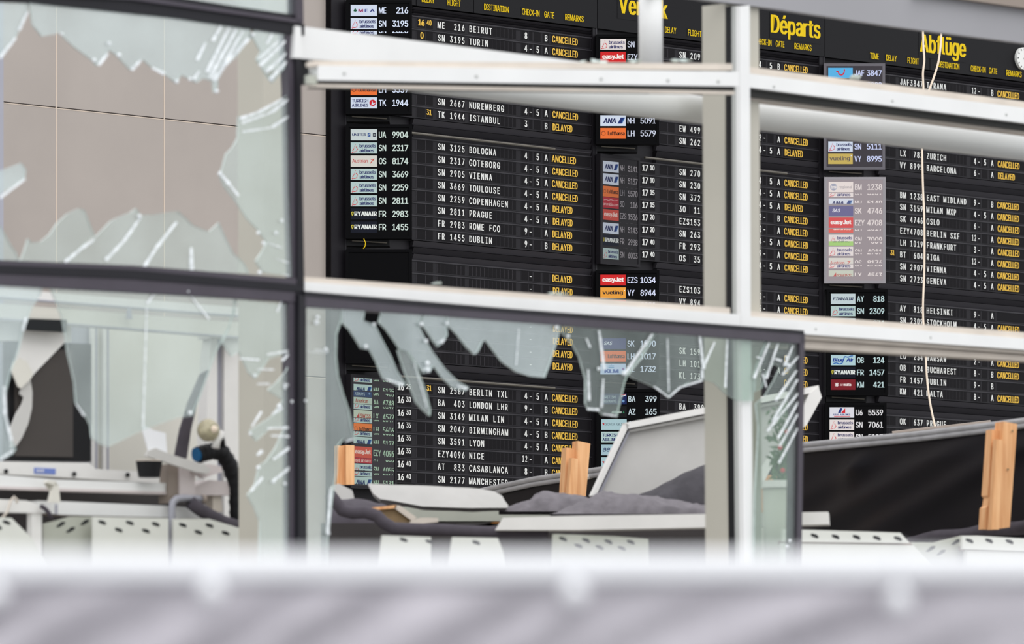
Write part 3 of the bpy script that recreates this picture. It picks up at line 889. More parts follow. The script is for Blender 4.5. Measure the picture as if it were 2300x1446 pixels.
monitor('upright screen washed out pale grey by painted reflection beside the East Midland flap block', 1851, 398, [
    ('bmi', 'BM', '1238', 420.5), ('bruw', 'SN', '3159', 432, 434, 443), ('ana', 'NH', '5149', 457, 446, 458), ('sas', 'SK', '4746', 474), ('easy', 'EZY', '4708', 500.5), ('redx', 'LH', '1019', 512, 514, 523), ('bruw', 'SN', '7009', 539, 526, 542), ('bal', 'BT', '604', 541, 542, 552), ('bruw', 'SN', '4011', 566, 553, 567),
    ('bruw', 'SN', '2907', 565, 567, 575), ('aus', 'OS', '8176', 591, 579, 593), ('bruw', 'SN', '2723', 592, 594, 603), ('swi', 'LX', '4563', 619, 607, 621)],
    bezel='bezelm', ground=(154, 144, 148), ink=(226, 216, 214), k=0.72, pale=(226, 214, 212))  # glowing grey ground and pale frame paint reflected light on this screen
monitor('upright screen beside the Helsinki to Malta flap block', 1856, 650, [('fin', 'AY', '818'), ('brum', 'SN', '2309'), ('fin', 'SU', '274'), None, None, ('blu', 'OB', '124'), ('rya', 'FR', '1457'), ('mal', 'KM', '421')], ink=(196, 220, 222))
monitor('upright screen just over the black tarpaulin barrier', 1853, 905, [('ura', 'U6', '5539'), ('bruw', 'SN', '7061'), ('bruw', 'SN', '5113'), None, None, None, None, None], ink=(226, 224, 226))

bpy.data.objects.remove(_ob)
# ------------------------------------------------------------------ facade: white aluminium transoms, mullions, tube, soffit
def struct(name, label, cat='facade trim'):
    return thing(name, label, cat, (0, 0, 0), kind='structure')
def facade(root, name, pl, pts, w0, w1, m, side=None):
    mb = MB()
    mb.slab(pl, pts, w0, w1, m, side)
    return mb.build(name, root)
def line(x, p, q):
    return p[1] + (q[1] - p[1]) * (x - p[0]) / (q[0] - p[0])
def band(root, name, pl, x0, x1, ta, tb, ba, bb, w0, w1, m, side=None):
    """a rail between the sight lines ta-tb (top) and ba-bb (bottom)"""
    return facade(root, name, pl, [(x0, line(x0, ba, bb)), (x1, line(x1, ba, bb)), (x1, line(x1, ta, tb)), (x0, line(x0, ta, tb))], w0, w1, m, side)

# upper transom, right of the mullion
t1 = struct('trim_1', 'white upper transom running right from the mullion under the yellow Abfluge heading')
band(t1, 'rear_lip', FR, 1684, 2420, (1690, 151), (2300, 228), (1690, 168), (2300, 243), -0.16, -0.07, M['lip'])
band(t1, 'front_profile', FR, 1684, 2420, (1690, 166), (2300, 242), (1690, 197), (2300, 276), -0.05, 0.0, M['alu'])
band(t1, 'groove', FR, 1684, 2420, (1690, 190), (2300, 270), (1690, 217), (2300, 292), -0.10, -0.06, M['groove'])
band(t1, 'inner_profile', FR, 1684, 2420, (1690, 214), (2300, 290), (1690, 226), (2300, 301), -0.2, -0.11, M['lip'])
for x in (1738, 2004, 2260):
    mb = MB()
    y = line(x, (1690, 189), (2300, 262))
    mb.ball(FR.at(x, y, 0.0), 0.009, M['alug'], 10, 6)
    mb.build('screw', t1)

# bent rail of the open bay
t2 = struct('trim_2', 'bent white transom rail with a broken open end above the Bologna flap block')
FB = Plane(690, 39.6, th=math.radians(31))
def bent(name, x0, y0, x1, y1, h0, h1, w0, w1, m):
    mb = MB()
    mb.slab(FB, [(x0, y0 + h0), (x1, y1 + h1), (x1, y1), (x0, y0)], w0, w1, m)
    mb.build(name, t2)
bent('front_profile', 714, 147, 1660, 161, 33, 33, -0.05, 0.0, M['alu'])
bent('rear_lip', 704, 136, 1645, 143, 14, 14, -0.10, -0.03, M['lip'])
bent('groove', 700, 178, 1650, 192, 20, 20, -0.08, -0.03, M['groove'])
bent('lower_lip', 698, 188, 1650, 205, 8, 7, -0.07, -0.02, M['lip'])
bent('end_fin', 692, 140, 716, 140, 9, 9, -0.03, 0.0, M['lip'])
bent('end_fin', 692, 168, 712, 170, 20, 20, -0.05, -0.01, M['counter'])
for x in (773, 1070, 1350, 1500, 1613):
    mb = MB()
    mb.ball(FB.at(x, line(x, (773, 165), (1613, 183)), 0.0), 0.010, M['alug'], 10, 6)
    mb.build('screw', t2)
t3 = struct('trim_3', 'white tapering cover plate sloping down behind the bent rail')
facade(t3, 'cover_plate', FR, [(672, 131), (760, 137), (1345, 152), (1338, 143), (678, 59)], -0.10, -0.02, M['alu'])
facade(t3, 'end_cap', FR, [(660, 130), (680, 131), (676, 60), (664, 58)], -0.05, 0.03, M['alu'])
facade(t3, 'dark_socket', FR, [(668, 190), (694, 190), (694, 128), (668, 128)], -0.12, -0.05, M['black'])

# lower transom
t4 = struct('trim_4', 'white lower transom crossing above the long broken low window')
band(t4, 'rear_lip', FR, 676, 1640, (680, 621), (1650, 692), (680, 634), (1650, 706), -0.12, -0.03, M['lip'])
band(t4, 'front_profile', FR, 684, 1680, (680, 632), (1650, 705), (680, 653), (1650, 736), -0.06, 0.0, M['alu'])
band(t4, 'rear_lip', FR, 1684, 2420, (1690, 699), (2300, 746), (1690, 713), (2300, 762), -0.12, -0.03, M['lip'])
band(t4, 'front_profile', FR, 1684, 2420, (1690, 711), (2300, 760), (1690, 742), (2300, 785), -0.06, 0.0, M['alu'])
band(t4, 'lower_lip', FR, 1684, 2420, (1690, 741), (2300, 784), (1690, 754), (2300, 794), -0.16, -0.04, M['lip'])
band(t4, 'groove', FR, 1684, 2420, (1690, 752), (2300, 793), (1690, 758), (2300, 799), -0.2, -0.10, M['groove'])
band(t4, 'lower_lip', FR, 1684, 2420, (1690, 756), (2300, 797), (1690, 775), (2300, 810), -0.22, -0.08, M['lip'])
for x in (1832, 2090):
    mb = MB()
    mb.ball(FR.at(x, line(x, (1690, 728), (2300, 773)), 0.0), 0.008, M['alug'], 10, 6)
    mb.build('screw', t4)

# mullion and column
t5 = struct('trim_5', 'white vertical mullion standing before the square khaki column')
facade(t5, 'front_profile', FR, [(1671, 1290), (1693, 1290), (1686, 700), (1684, 12), (1662, 14), (1664, 700)], -0.03, 0.004, M['alu'])
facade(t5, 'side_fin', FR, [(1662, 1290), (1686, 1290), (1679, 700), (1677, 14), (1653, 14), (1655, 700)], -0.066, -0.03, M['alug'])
facade(t5, 'groove', FR, [(1652, 1290), (1690, 1290), (1680, 14), (1644, 14), (1645, 700)], -0.12, -0.066, M['black'])
t6 = struct('trim_6', 'square khaki steel column right behind the white mullion', 'column')
facade(t6, 'shaft', FR, [(1638, 1290), (1712, 1290), (1704, 8), (1630, 8)], -0.315, -0.12, M['khaki'])
t7 = struct('trim_7', 'shade-grey soffit beam sloping down above the yellow Abfluge heading', 'beam')
facade(t7, 'fascia', FR, [(1440, -22), (1600, 2), (1760, 22), (2000, 58), (2420, 112), (2420, 30), (2080, -16)], -0.14, -0.08, M['soffit'])
facade(t7, 'upper_edge', FR, [(2060, -16), (2420, 34), (2420, 14), (2200, -22)], -0.10, -0.02, M['taupe'])
mb = MB()
mb.tube([FR.at(1462, 152, -0.18), FR.at(1461, -60, -0.18)], 27 * 42.2 / F, M['alu'], 24)
tag(mb.build('round_post', smooth=True), 'round white vertical tube standing on the bent rail over the Vertrek heading', 'post')
mb = MB()
pa, pb_ = FR.uv(690, 150, -0.42), FR.uv(2420, 345, -0.42)
mb.tube([FR.at(690, 146, -0.62), FR.at(1690, 260, -0.62), FR.at(2420, 345, -0.62)], 32 * 42.5 / F, mat('satin_tube', (206, 207, 203), 0.35, var=0.03, scale=2), 28)
tag(mb.build('round_beam', smooth=True), 'thick round grey-white tube running level behind the upper transom', 'beam')
# glass crumbs lying on the rails
def crumb(px, py, pl, w, r, lab):
    mb = MB()
    c = pl.at(px, py, w)
    vs = [c + Vector((random.uniform(-1, 1) * r * 1.6, random.uniform(-1, 1) * r, random.uniform(0, 1) * r)) for _ in range(9)]
    bm = bmesh.new()
    for q in vs: bm.verts.new(q)
    bmesh.ops.convex_hull(bm, input=bm.verts)
    bm.verts.index_update()
    mb.mesh([q.co.copy() for q in bm.verts], [[q.index for q in f.verts] for f in bm.faces], M['edge'])
    bm.free()
    tag(mb.build('glass_crumb'), lab, 'glass crumb', 'glass crumbs lying on the rails')
for x, y in ((1312, 142), (1335, 141), (1352, 142), (1420, 142), (1432, 142), (1518, 141), (1535, 140), (1548, 141)):
    crumb(x, y, FB, -0.06, 0.022, 'small pale glass crumb lying on the bent upper rail')
for x, y in ((1236, 664), (1252, 664), (1265, 666), (980, 640)):
    crumb(x, y, FR, -0.05, 0.022, 'small pale glass crumb lying on the lower transom')
crumb(1925, 181, FR, -0.10, 0.04, 'lone pale glass crumb lying on the upper transom under the screens')

# ------------------------------------------------------------------ dark-framed windows with their broken glass
def shard(root, pl, pts, w, m, name='glass_shard', thick=0.012, cracks=()):
    mb = MB()
    mb.slab(pl, pts, w - thick, w, m, M['edge'])
    for c in cracks:
        (xa, ya), (xb, yb) = c[0], c[1]
        hw = (c[2] if len(c) > 2 else 3.0) * 0.72
        dx, dy = xb - xa, yb - ya
        L = math.hypot(dx, dy)
        nx, ny = -dy / L * hw, dx / L * hw
        q = [(xa + nx * .6, ya + ny * .6), (xa - nx * .6, ya - ny * .6), (xb - nx, yb - ny), (xb + nx, yb + ny)]
        mb.slab(pl, q, w, w + 0.006, M['crack'])
    return mb.build(name, root)
def glint(root, pl, pts, w):
    for x, y, r in pts:
        mb = MB()
        mb.ball(pl.at(x, y, w), r, M['crack'], 10, 7)
        mb.build('chip_glint', root)  # white ball stands in for a glint on the glass

# window 1: the one at the top edge
w1 = struct('window_1', 'dark-framed pane cut by the picture top above the broken upper window', 'window')
facade(w1, 'bottom_rail', FL, [(-140, -24), (300, 0), (680, 53), (680, 44), (560, 28), (300, -10), (-140, -40)], -0.05, 0.04, M['frame'])
facade(w1, 'side_rail', FL, [(666, 50), (682, 52), (680, -80), (664, -80)], -0.05, 0.04, M['frame'])
facade(w1, 'gasket', FL, [(-140, -40), (300, -8), (672, 46), (668, 34), (540, 16), (300, -22), (-140, -54)], -0.03, 0.02, M['framed'])
shard(w1, FL, [(-140, -52), (668, 36), (668, -120), (-140, -200)], 0.0, G_SKYREFL, 'glass_pane')

# window 2: large upper one
w2 = struct('window_2', 'dark-framed broken upper window with long shards and beige wall behind', 'window')
facade(w2, 'top_rail', FL, [(-140, -4), (60, 4), (400, 40), (662, 78), (684, 80), (684, 54), (660, 52), (300, 0), (-140, -24)], -0.06, 0.02, M['framed'])
facade(w2, 'side_rail', FL, [(660, 640), (680, 640), (676, 420), (668, 80), (642, 78), (648, 200), (652, 420)], -0.06, 0.012, M['frame'])
facade(w2, 'side_gasket', FL, [(668, 640), (684, 640), (680, 420), (676, 130), (664, 130), (668, 420)], -0.05, 0.03, M['framed'])
facade(w2, 'bottom_rail', FL, [(-140, 592), (300, 606), (676, 640), (676, 626), (300, 596), (-140, 578)], -0.06, 0.025, M['frame'])
facade(w2, 'bottom_gasket', FL, [(-140, 608), (300, 626), (684, 656), (684, 640), (300, 606), (-140, 590)], -0.06, 0.03, M['framed'])
shard(w2, FL, [(-140, 0), (62, 8), (63, 28), (50, 55), (42, 70), (34, 88), (20, 108), (0, 130), (-140, 220)], 0.0, G_SKYREFL, cracks=[((63, 26), (43, 68), 4.5), ((36, 85), (0, 130), 4.5)])
shard(w2, FL, [(66, 6), (400, 40), (560, 62), (566, 84), (548, 104), (530, 128), (506, 150), (490, 178), (488, 208), (481, 208), (478, 182), (455, 176), (442, 186), (424, 176), (406, 168), (398, 188), (388, 180), (372, 168), (340, 150), (320, 133), (294, 158), (262, 124), (245, 112), (236, 126), (218, 148), (206, 134), (170, 108), (150, 90), (135, 74), (95, 82), (74, 56)], 0.0, G_SKYREFL,
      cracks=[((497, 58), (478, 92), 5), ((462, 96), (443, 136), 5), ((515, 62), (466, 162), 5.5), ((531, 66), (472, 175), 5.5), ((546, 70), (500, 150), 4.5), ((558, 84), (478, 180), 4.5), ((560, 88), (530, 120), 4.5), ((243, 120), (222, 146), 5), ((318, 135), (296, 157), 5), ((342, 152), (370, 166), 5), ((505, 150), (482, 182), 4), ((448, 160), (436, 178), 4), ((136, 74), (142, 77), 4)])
shard(w2, FL, [(572, 66), (660, 78), (656, 122), (640, 152), (612, 186), (604, 178), (588, 152), (576, 134), (586, 116), (574, 94), (566, 80)], 0.0, G_SKYREFL,
      cracks=[((612, 76), (600, 98), 4), ((646, 88), (584, 148), 5), ((652, 112), (598, 162), 5), ((654, 128), (606, 180), 4.5), ((626, 92), (582, 132), 4)])
shard(w2, FL, [(660, 204), (620, 233), (580, 253), (536, 262), (534, 310), (522, 332), (508, 346), (500, 376), (493, 392), (505, 420), (530, 452), (556, 492), (580, 516), (600, 544), (588, 566), (574, 586), (592, 612), (664, 622)], 0.0, G_MID,
      cracks=[((636, 222), (582, 252), 5), ((582, 252), (540, 266), 5), ((652, 220), (610, 252), 5), ((610, 252), (544, 276), 4), ((650, 260), (612, 286), 5), ((612, 286), (545, 296), 3), ((497, 392), (516, 414), 5), ((516, 414), (536, 440), 3.5), ((602, 546), (634, 556), 1.8), ((622, 582), (648, 590), 1.8), ((636, 616), (650, 620), 1.6)])
shard(w2, FL, [(-140, 460), (0, 506), (8, 520), (22, 546), (36, 566), (43, 586), (-140, 580)], 0.0, G_MID)
shard(w2, FL, [(46, 586), (56, 560), (63, 536), (70, 544), (92, 543), (112, 526), (130, 500), (152, 480), (178, 468), (190, 472), (198, 492), (213, 530), (190, 548), (146, 592)], 0.0, G_MID, cracks=[((212, 538), (186, 556), 4.5), ((186, 556), (146, 588), 4.5)])
shard(w2, FL, [(150, 592), (213, 534), (250, 496), (268, 487), (292, 478), (306, 468), (316, 482), (345, 482), (380, 476), (400, 474), (420, 492), (434, 506), (470, 520), (492, 500), (508, 536), (524, 568), (548, 590), (560, 614), (300, 604)], 0.0, G_MID,
      cracks=[((316, 488), (280, 540), 4.5), ((280, 540), (238, 584), 5), ((398, 498), (352, 556), 5), ((352, 556), (320, 606), 5), ((430, 556), (431, 606), 6)])
glint(w2, FL, [(212, 135, 0.012), (245, 98, 0.012), (267, 124, 0.013), (397, 183, 0.012), (427, 178, 0.011), (487, 205, 0.012), (610, 178, 0.012), (568, 78, 0.011), (494, 390, 0.012), (313, 486, 0.012), (633, 496, 0.011), (620, 523, 0.011), (580, 523, 0.010), (592, 546, 0.011), (583, 612, 0.012), (330, 604, 0.010)], 0.012)
shard(w2, FL, [(-60, 412), (0, 384), (48, 366), (58, 380), (56, 400), (20, 424), (-60, 470)], 0.02, G_SKYREFL, cracks=[((57, 402), (0, 444), 4)])

# window 3: low, glass mostly whole
w3 = struct('window_3', 'dark-framed low window with a torn pane in front of the white column', 'window')
facade(w3, 'top_rail', FL, [(-140, 636), (0, 640), (400, 662), (664, 678), (664, 652), (300, 622), (-140, 604)], -0.06, 0.022, M['frame'])
facade(w3, 'side_rail', FL, [(654, 1290), (674, 1290), (672, 668), (648, 662), (650, 800)], -0.06, 0.015, M['frame'])
facade(w3, 'side_gasket', FL, [(669, 1290), (690, 1290), (686, 660), (666, 656)], -0.06, 0.03, M['framed'])
shard(w3, FL, [(-140, 634), (96, 642), (92, 662), (72, 690), (62, 720), (52, 745), (42, 790), (26, 830), (14, 880), (12, 922), (20, 970), (36, 1008), (28, 1020), (0, 1034), (-140, 1050)], 0.0, G_SKYREFL, cracks=[((60, 712), (52, 742), 4.5), ((10, 868), (12, 930), 4.5), ((12, 930), (26, 990), 4.5), ((30, 1012), (0, 1032), 4.5)])
shard(w3, FL, [(112, 644), (400, 662), (528, 672), (528, 700), (512, 740), (486, 790), (472, 830), (452, 885), (432, 934), (398, 938), (320, 966), (244, 1003), (226, 998), (207, 984), (204, 956), (192, 932), (171, 905), (168, 860), (152, 790), (142, 722), (126, 676)], 0.0, G_MID,
      cracks=[((172, 908), (190, 934), 2.5), ((345, 662), (330, 682), 4), ((421, 655), (470, 716), 2.5), ((330, 690), (322, 960), 1.6)])
shard(w3, FL, [(532, 672), (656, 684), (656, 790), (604, 806), (574, 850), (560, 838), (545, 806), (536, 790), (520, 800), (500, 770), (514, 740)], 0.0, G_MID, cracks=[((538, 805), (582, 808), 3), ((600, 796), (650, 788), 3), ((634, 674), (622, 700), 3), ((654, 790), (634, 810), 4), ((578, 829), (615, 830), 2.2), ((578, 862), (606, 862), 2.2)])
shard(w3, FL, [(656, 800), (644, 832), (622, 858), (602, 876), (636, 898), (612, 934), (560, 968), (576, 990), (604, 964), (640, 958), (620, 1004), (598, 1036), (582, 1046), (574, 1086), (556, 1112), (572, 1140), (584, 1170), (582, 1290), (656, 1290)], 0.0, G_MID,
      cracks=[((638, 862), (654, 866), 4), ((600, 962), (648, 960), 3.5), ((610, 978), (652, 980), 3.5), ((614, 1032), (658, 1000), 4.5), ((611, 1082), (652, 1050), 4.5), ((564, 1104), (590, 1072), 4), ((578, 1022), (590, 1012), 5), ((612, 930), (634, 916), 4), ((566, 958), (588, 924), 3)])
glint(w3, FL, [(421, 655, 0.012), (427, 927, 0.012), (627, 912, 0.013), (580, 1050, 0.012), (572, 843, 0.010), (562, 974, 0.009), (640, 1086, 0.010), (640, 870, 0.011), (655, 902, 0.010), (614, 1082, 0.011)], 0.012)

# window 4: the long low window right of the dark corner
w4 = struct('window_4', 'long dark-framed low window with hanging glass in front of the departures board', 'window')
facade(w4, 'top_rail', FR, [(684, 688), (1000, 710), (1806, 772), (1806, 748), (1000, 690), (684, 662)], -0.05, 0.045, M['frame'])
facade(w4, 'top_gasket', FR, [(684, 664), (1000, 692), (1806, 750), (1806, 742), (1000, 682), (684, 654)], -0.05, 0.05, M['framed'])
facade(w4, 'side_rail', FR, [(672, 1290), (688, 1290), (688, 664), (672, 662)], -0.05, 0.045, M['framed'])
facade(w4, 'side_rail', FR, [(1790, 1290), (1800, 1290), (1808, 748), (1797, 748)], -0.05, 0.045, M['frame'])
mk = lambda pts, m, cr=(): shard(w4, FR, pts, 0.03, m, cracks=[(a, b, r * 0.78) for a, b, r in cr])
mk([(688, 686), (770, 690), (766, 725), (757, 750), (756, 800), (760, 842), (772, 884), (785, 922), (792, 962), (800, 990), (772, 986), (758, 1004), (757, 1060), (752, 1090), (746, 1130), (738, 1212), (736, 1290), (688, 1290)], G_MID, [((744, 1096), (736, 1200), 5), ((708, 785), (738, 788), 2.2), ((690, 790), (736, 792), 1.6), ((776, 992), (794, 986), 3)])
mk([(768, 688), (822, 692), (816, 720), (842, 728), (850, 745), (866, 776), (880, 802), (892, 832), (905, 852), (913, 864), (896, 868), (880, 857), (862, 851), (855, 836), (846, 812), (832, 786), (812, 782), (800, 762), (785, 740), (769, 724)], G_SKYREFL, [((868, 852), (906, 864), 4)])
mk([(858, 694), (952, 704), (940, 728), (958, 766), (972, 790), (1000, 828), (1030, 857), (1054, 870), (1045, 878), (1020, 873), (992, 846), (974, 820), (966, 836), (952, 838), (938, 818), (918, 790), (900, 785), (884, 762), (868, 740), (852, 724)], G_SKYREFL, [((1028, 866), (1050, 873), 4), ((950, 832), (964, 824), 4)])
mk([(894, 786), (916, 790), (934, 818), (946, 848), (958, 880), (968, 920), (966, 934), (952, 922), (936, 904), (922, 868), (908, 830)], G_MID, [((930, 810), (960, 915), 1.6)])
mk([(954, 704), (1006, 708), (1004, 738), (1006, 752), (996, 768), (984, 778), (976, 768), (960, 744), (946, 726)], G_SKYREFL, [((982, 770), (1000, 762), 4)])
mk([(1004, 708), (1140, 718), (1256, 728), (1258, 744), (1250, 772), (1236, 816), (1224, 848), (1192, 845), (1160, 835), (1128, 812), (1108, 786), (1090, 762), (1085, 766), (1074, 790), (1066, 796), (1048, 778), (1028, 752), (1008, 732)], G_SKYREFL, [((1166, 738), (1160, 820), 1.2)])
mk([(1258, 730), (1470, 746), (1470, 752), (1440, 802), (1412, 838), (1404, 858), (1394, 902), (1386, 936), (1354, 932), (1346, 922), (1324, 922), (1316, 906), (1316, 852), (1302, 802), (1288, 776), (1266, 750)], G_DIMREFL, [((1346, 742), (1358, 830), 5), ((1318, 760), (1326, 780), 3), ((1466, 750), (1402, 842), 5), ((1320, 918), (1346, 920), 5), ((1322, 830), (1324, 900), 4), ((1356, 850), (1352, 915), 3), ((1356, 930), (1386, 934), 3)])
mk([(1474, 747), (1580, 754), (1700, 763), (1720, 766), (1708, 800), (1694, 840), (1692, 900), (1656, 900), (1630, 884), (1606, 860), (1580, 853), (1552, 857), (1526, 872), (1503, 894), (1480, 874), (1450, 860), (1424, 850), (1412, 842), (1444, 802)], G_DIMREFL,
   [((1503, 892), (1528, 870), 3), ((1503, 892), (1470, 868), 2.5), ((1528, 870), (1578, 854), 3.5), ((1572, 752), (1580, 820), 4.5), ((1606, 768), (1580, 826), 3.5), ((1634, 762), (1630, 870), 3), ((1500, 760), (1503, 880), 1.6), ((1578, 826), (1578, 850), 5)])
mk([(1724, 766), (1796, 772), (1790, 1290), (1694, 1290), (1696, 1112), (1704, 960), (1698, 906), (1718, 890), (1738, 856), (1752, 826), (1740, 816), (1722, 836), (1712, 872), (1696, 880), (1700, 820)], G_DIMREFL,
   [((1728, 770), (1694, 850), 4), ((1748, 772), (1722, 850), 4), ((1782, 776), (1762, 822), 4), ((1796, 798), (1758, 842), 4), ((1790, 832), (1742, 900), 4.5), ((1792, 852), (1736, 946), 4.5), ((1796, 880), (1724, 968), 4), ((1794, 902), (1748, 984), 4), ((1796, 924), (1752, 1002), 3.5), ((1796, 955), (1750, 1040), 3.5), ((1742, 806), (1756, 810), 5), ((1700, 802), (1716, 806), 4), ((1722, 870), (1714, 840), 3)])
glint(w4, FR, [(711, 724, 0.015), (713, 712, 0.011), (732, 784, 0.011), (822, 778, 0.011), (840, 728, 0.010), (946, 728, 0.012), (957, 766, 0.012), (960, 816, 0.014), (962, 832, 0.012), (1004, 726, 0.010), (992, 768, 0.012), (1250, 735, 0.011), (1276, 755, 0.011), (1345, 828, 0.011), (1400, 838, 0.012), (1580, 826, 0.012), (1770, 820, 0.013), (1766, 802, 0.010), (737, 1198, 0.012), (1768, 1226, 0.010), (1774, 1214, 0.010), (686, 900, 0.009)], 0.045)
mb = MB()

# ------------------------------------------------------------------ things behind the dark-framed windows
LI = Plane(300, 43.6, xV=21600)
LJ = Plane(300, 44.6, xV=21600)
LK = Plane(300, 43.0, xV=21600)
mb = MB()
mb.slab(Plane(590, 42.4, xV=15700), [(594, 1330), (668, 1330), (660, -60), (590, -60)], -0.22, 0.0, M['khaki'])
o = mb.build('trim_8', base=None); tag(o, 'khaki square column behind the corner of the dark-framed windows', 'column', kind='structure')
mb = MB()
mb.slab(Plane(0, 52, xV=16000), [(-400, 1500), (8, 1500), (8, -80), (-400, -80)], -0.3, 0.0, M['lav'])
tag(mb.build('trim_9'), 'lavender-grey pillar edge at the far left of the beige wall', 'column', kind='structure')

bh = thing('partition_screen', 'cream and lavender partition seen through the torn low pane', 'partition', LJ.at(200, 1330))
def piece(root, name, pl, pts, d, m, side=None, w=0.0):
    mb = MB()
    mb.slab(pl, pts, w - d, w, m, side)
    return mb.build(name, root)
piece(bh, 'lavender_panel', LJ, [(-200, 1380), (208, 1380), (208, 728), (-200, 712)], 0.05, M['lav'])
piece(bh, 'cream_panel', LJ, [(208, 1380), (470, 1380), (470, 742), (208, 730)], 0.05, M['cream'])
for x in (206, 232):
    piece(bh, 'post', LJ, [(x, 1380), (x + 14, 1380), (x + 14, 722), (x, 722)], 0.03, M['plaster'], w=0.05)
    piece(bh, 'post_groove', LJ, [(x + 9, 1380), (x + 13, 1380), (x + 13, 724), (x + 9, 724)], 0.01, M['lav'], w=0.055)
for nm, y0, y1, dy, m, cat, lab in (('light_rail', 646, 690, 22, 'plaster', 'rail', 'upper of two pale rails crossing high behind the torn low pane'), ('light_rail', 680, 724, 36, 'cream', 'rail', 'lower and wider of two pale rails behind the torn low pane')):
    mb = MB()
    mb.slab(LI, [(-200, y0 + dy - 14), (540, y1 + dy), (540, y1), (-200, y0 - 14)], 0.05, 0.12, M[m])
    mb.slab(LI, [(-200, y0 + dy - 14), (540, y1 + dy), (540, y1 + dy - 4), (-200, y0 + dy - 18)], 0.12, 0.14, M['lav'])  # lavender strip paints the shadow line along the rail's lower edge
    tag(mb.build(nm), lab, cat)
mb = MB()
mb.tube([LI.at(290, 692, 0.17), LI.at(290, 716, 0.17)], [0.012, 0.02], M['lav'], 12)
tag(mb.build('ceiling_hook'), 'small grey knob hanging under the pale rails', 'hook')
colm = thing('steel_column', 'white steel column with a lavender web between torn pane and khaki column', 'column', LI.at(495, 1330))
piece(colm, 'flange', LI, [(448, 1380), (488, 1380), (488, 744), (478, 744), (470, 800)], 0.10, M['plaster'])
piece(colm, 'flange', LI, [(504, 1380), (541, 1380), (541, 744), (504, 744)], 0.10, M['plaster'])
piece(colm, 'web', LI, [(486, 1380), (506, 1380), (506, 746), (486, 746)], 0.04, M['lav'], w=-0.03)
piece(colm, 'capital', LI, [(472, 760), (546, 762), (546, 738), (476, 736)], 0.14, M['plasterg'], w=0.03)

tv = thing('display_screen', 'large dark switched-off display standing on the white ledge', 'screen', LI.at(110, 1036))
piece(tv, 'casing', LI, [(20, 1037), (205, 1037), (205, 772), (20, 766)], 0.07, M['black'])
piece(tv, 'glass_panel', LI, [(34, 1024), (164, 1026), (164, 786), (34, 782)], 0.01, M['screen'], w=0.012)
hd = thing('equipment_cabinet', 'white cabinet top with a dark slot above the switched-off display', 'cabinet', LJ.at(90, 760))
piece(hd, 'housing', LI, [(-60, 763), (160, 768), (160, 690), (-60, 684)], 0.22, M['plaster'], w=0.02)
piece(hd, 'dark_slot', LI, [(58, 741), (150, 746), (150, 718), (62, 715)], 0.02, M['hole'], w=0.145)
mb = MB(); mb.slab(LI, [(30, 835), (62, 860), (78, 838), (150, 764), (152, 748), (52, 742), (40, 790)], 0.03, 0.045, M['plaster'])
tag(mb.build('paper_sheet'), 'white triangular sheet hanging across the top of the dark display', 'sheet')
mb = MB(); mb.slab(LI, [(26, 830), (30, 814), (46, 804), (60, 812), (74, 838), (70, 850), (48, 872), (42, 868)], 0.07, 0.085, M['cream'])
tag(mb.build('insulation_scrap'), 'kite-shaped pale scrap dangling before the dark display', 'scrap')
mb = MB(); mb.slab(LI, [(68, 852), (73, 880), (72, 915), (64, 950), (50, 982), (38, 1000), (24, 1006), (22, 966), (36, 930), (50, 906), (54, 892), (44, 884), (50, 868)], 0.05, 0.06, M['plasterg'])
tag(mb.build('curved_scrap'), 'grey crescent-shaped scrap curving over the dark display', 'scrap')

ld = thing('wall_ledge', 'long white bolted ledge carrying the dark display', 'ledge', LI.at(180, 1085))
piece(ld, 'front_face', LI, [(-150, 1062), (0, 1064), (380, 1086), (372, 1062), (216, 1053), (200, 1039), (0, 1036), (-150, 1034)], 0.25, M['plaster'], w=0.08)
for x, y in ((14, 1058), (167, 1064), (287, 1066)):
    mb = MB(); mb.tube([LI.at(x, y, 0.07), LI.at(x, y, 0.10)], 0.014, M['black'], 10); mb.build('bolt', ld)
mb = MB()
mb.slab(LI, [(77, 1063), (125, 1065), (125, 1052), (77, 1050)], 0.08, 0.084, M['sticker'])
for i in range(3): mb.slab(LI, [(83 + i * 6, 1060), (86 + i * 6, 1060), (86 + i * 6, 1054), (83 + i * 6, 1054)], 0.084, 0.086, M['plaster'])
mb.build('sticker', ld)
r1 = thing('machine_rail', 'white aluminium rail just under the bolted ledge', 'rail', LK.at(180, 1110))
piece(r1, 'profile', LK, [(-150, 1084), (0, 1094), (130, 1097), (376, 1107), (378, 1085), (130, 1077), (0, 1066), (-150, 1062)], 0.12, M['alu'])
piece(r1, 'lower_edge', LK, [(-150, 1088), (0, 1098), (376, 1110), (376, 1104), (0, 1092), (-150, 1082)], 0.1, M['mauve'], w=0.01)
r3 = thing('end_bracket', 'pale tapered steel bracket end beside the black hose', 'bracket', LK.at(480, 1112))
piece(r3, 'profile', LK, [(436, 1112), (522, 1112), (526, 1106), (514, 1081), (470, 1078), (436, 1094)], 0.14, M['mauve'])
piece(r3, 'foot', LK, [(478, 1150), (500, 1150), (497, 1112), (478, 1112)], 0.08, M['lip'], w=-0.03)
r2 = thing('machine_rail', 'white aluminium rail below the dark gap and above the perforated panels', 'rail', LK.at(180, 1160))
piece(r2, 'profile', LK, [(85, 1150), (140, 1156), (378, 1162), (378, 1136), (150, 1126), (85, 1124)], 0.12, M['alu'])
piece(r2, 'profile', LK, [(384, 1164), (450, 1164), (440, 1140), (384, 1136)], 0.12, M['alu'])
piece(r2, 'lower_edge', LK, [(85, 1153), (140, 1158), (450, 1166), (450, 1162), (140, 1153), (85, 1148)], 0.1, M['taupe'], w=-0.02)
mb = MB(); mb.slab(LJ, [(-200, 1400), (540, 1400), (540, 1090), (-200, 1082)], 0.08, 0.5, M['counterd'])
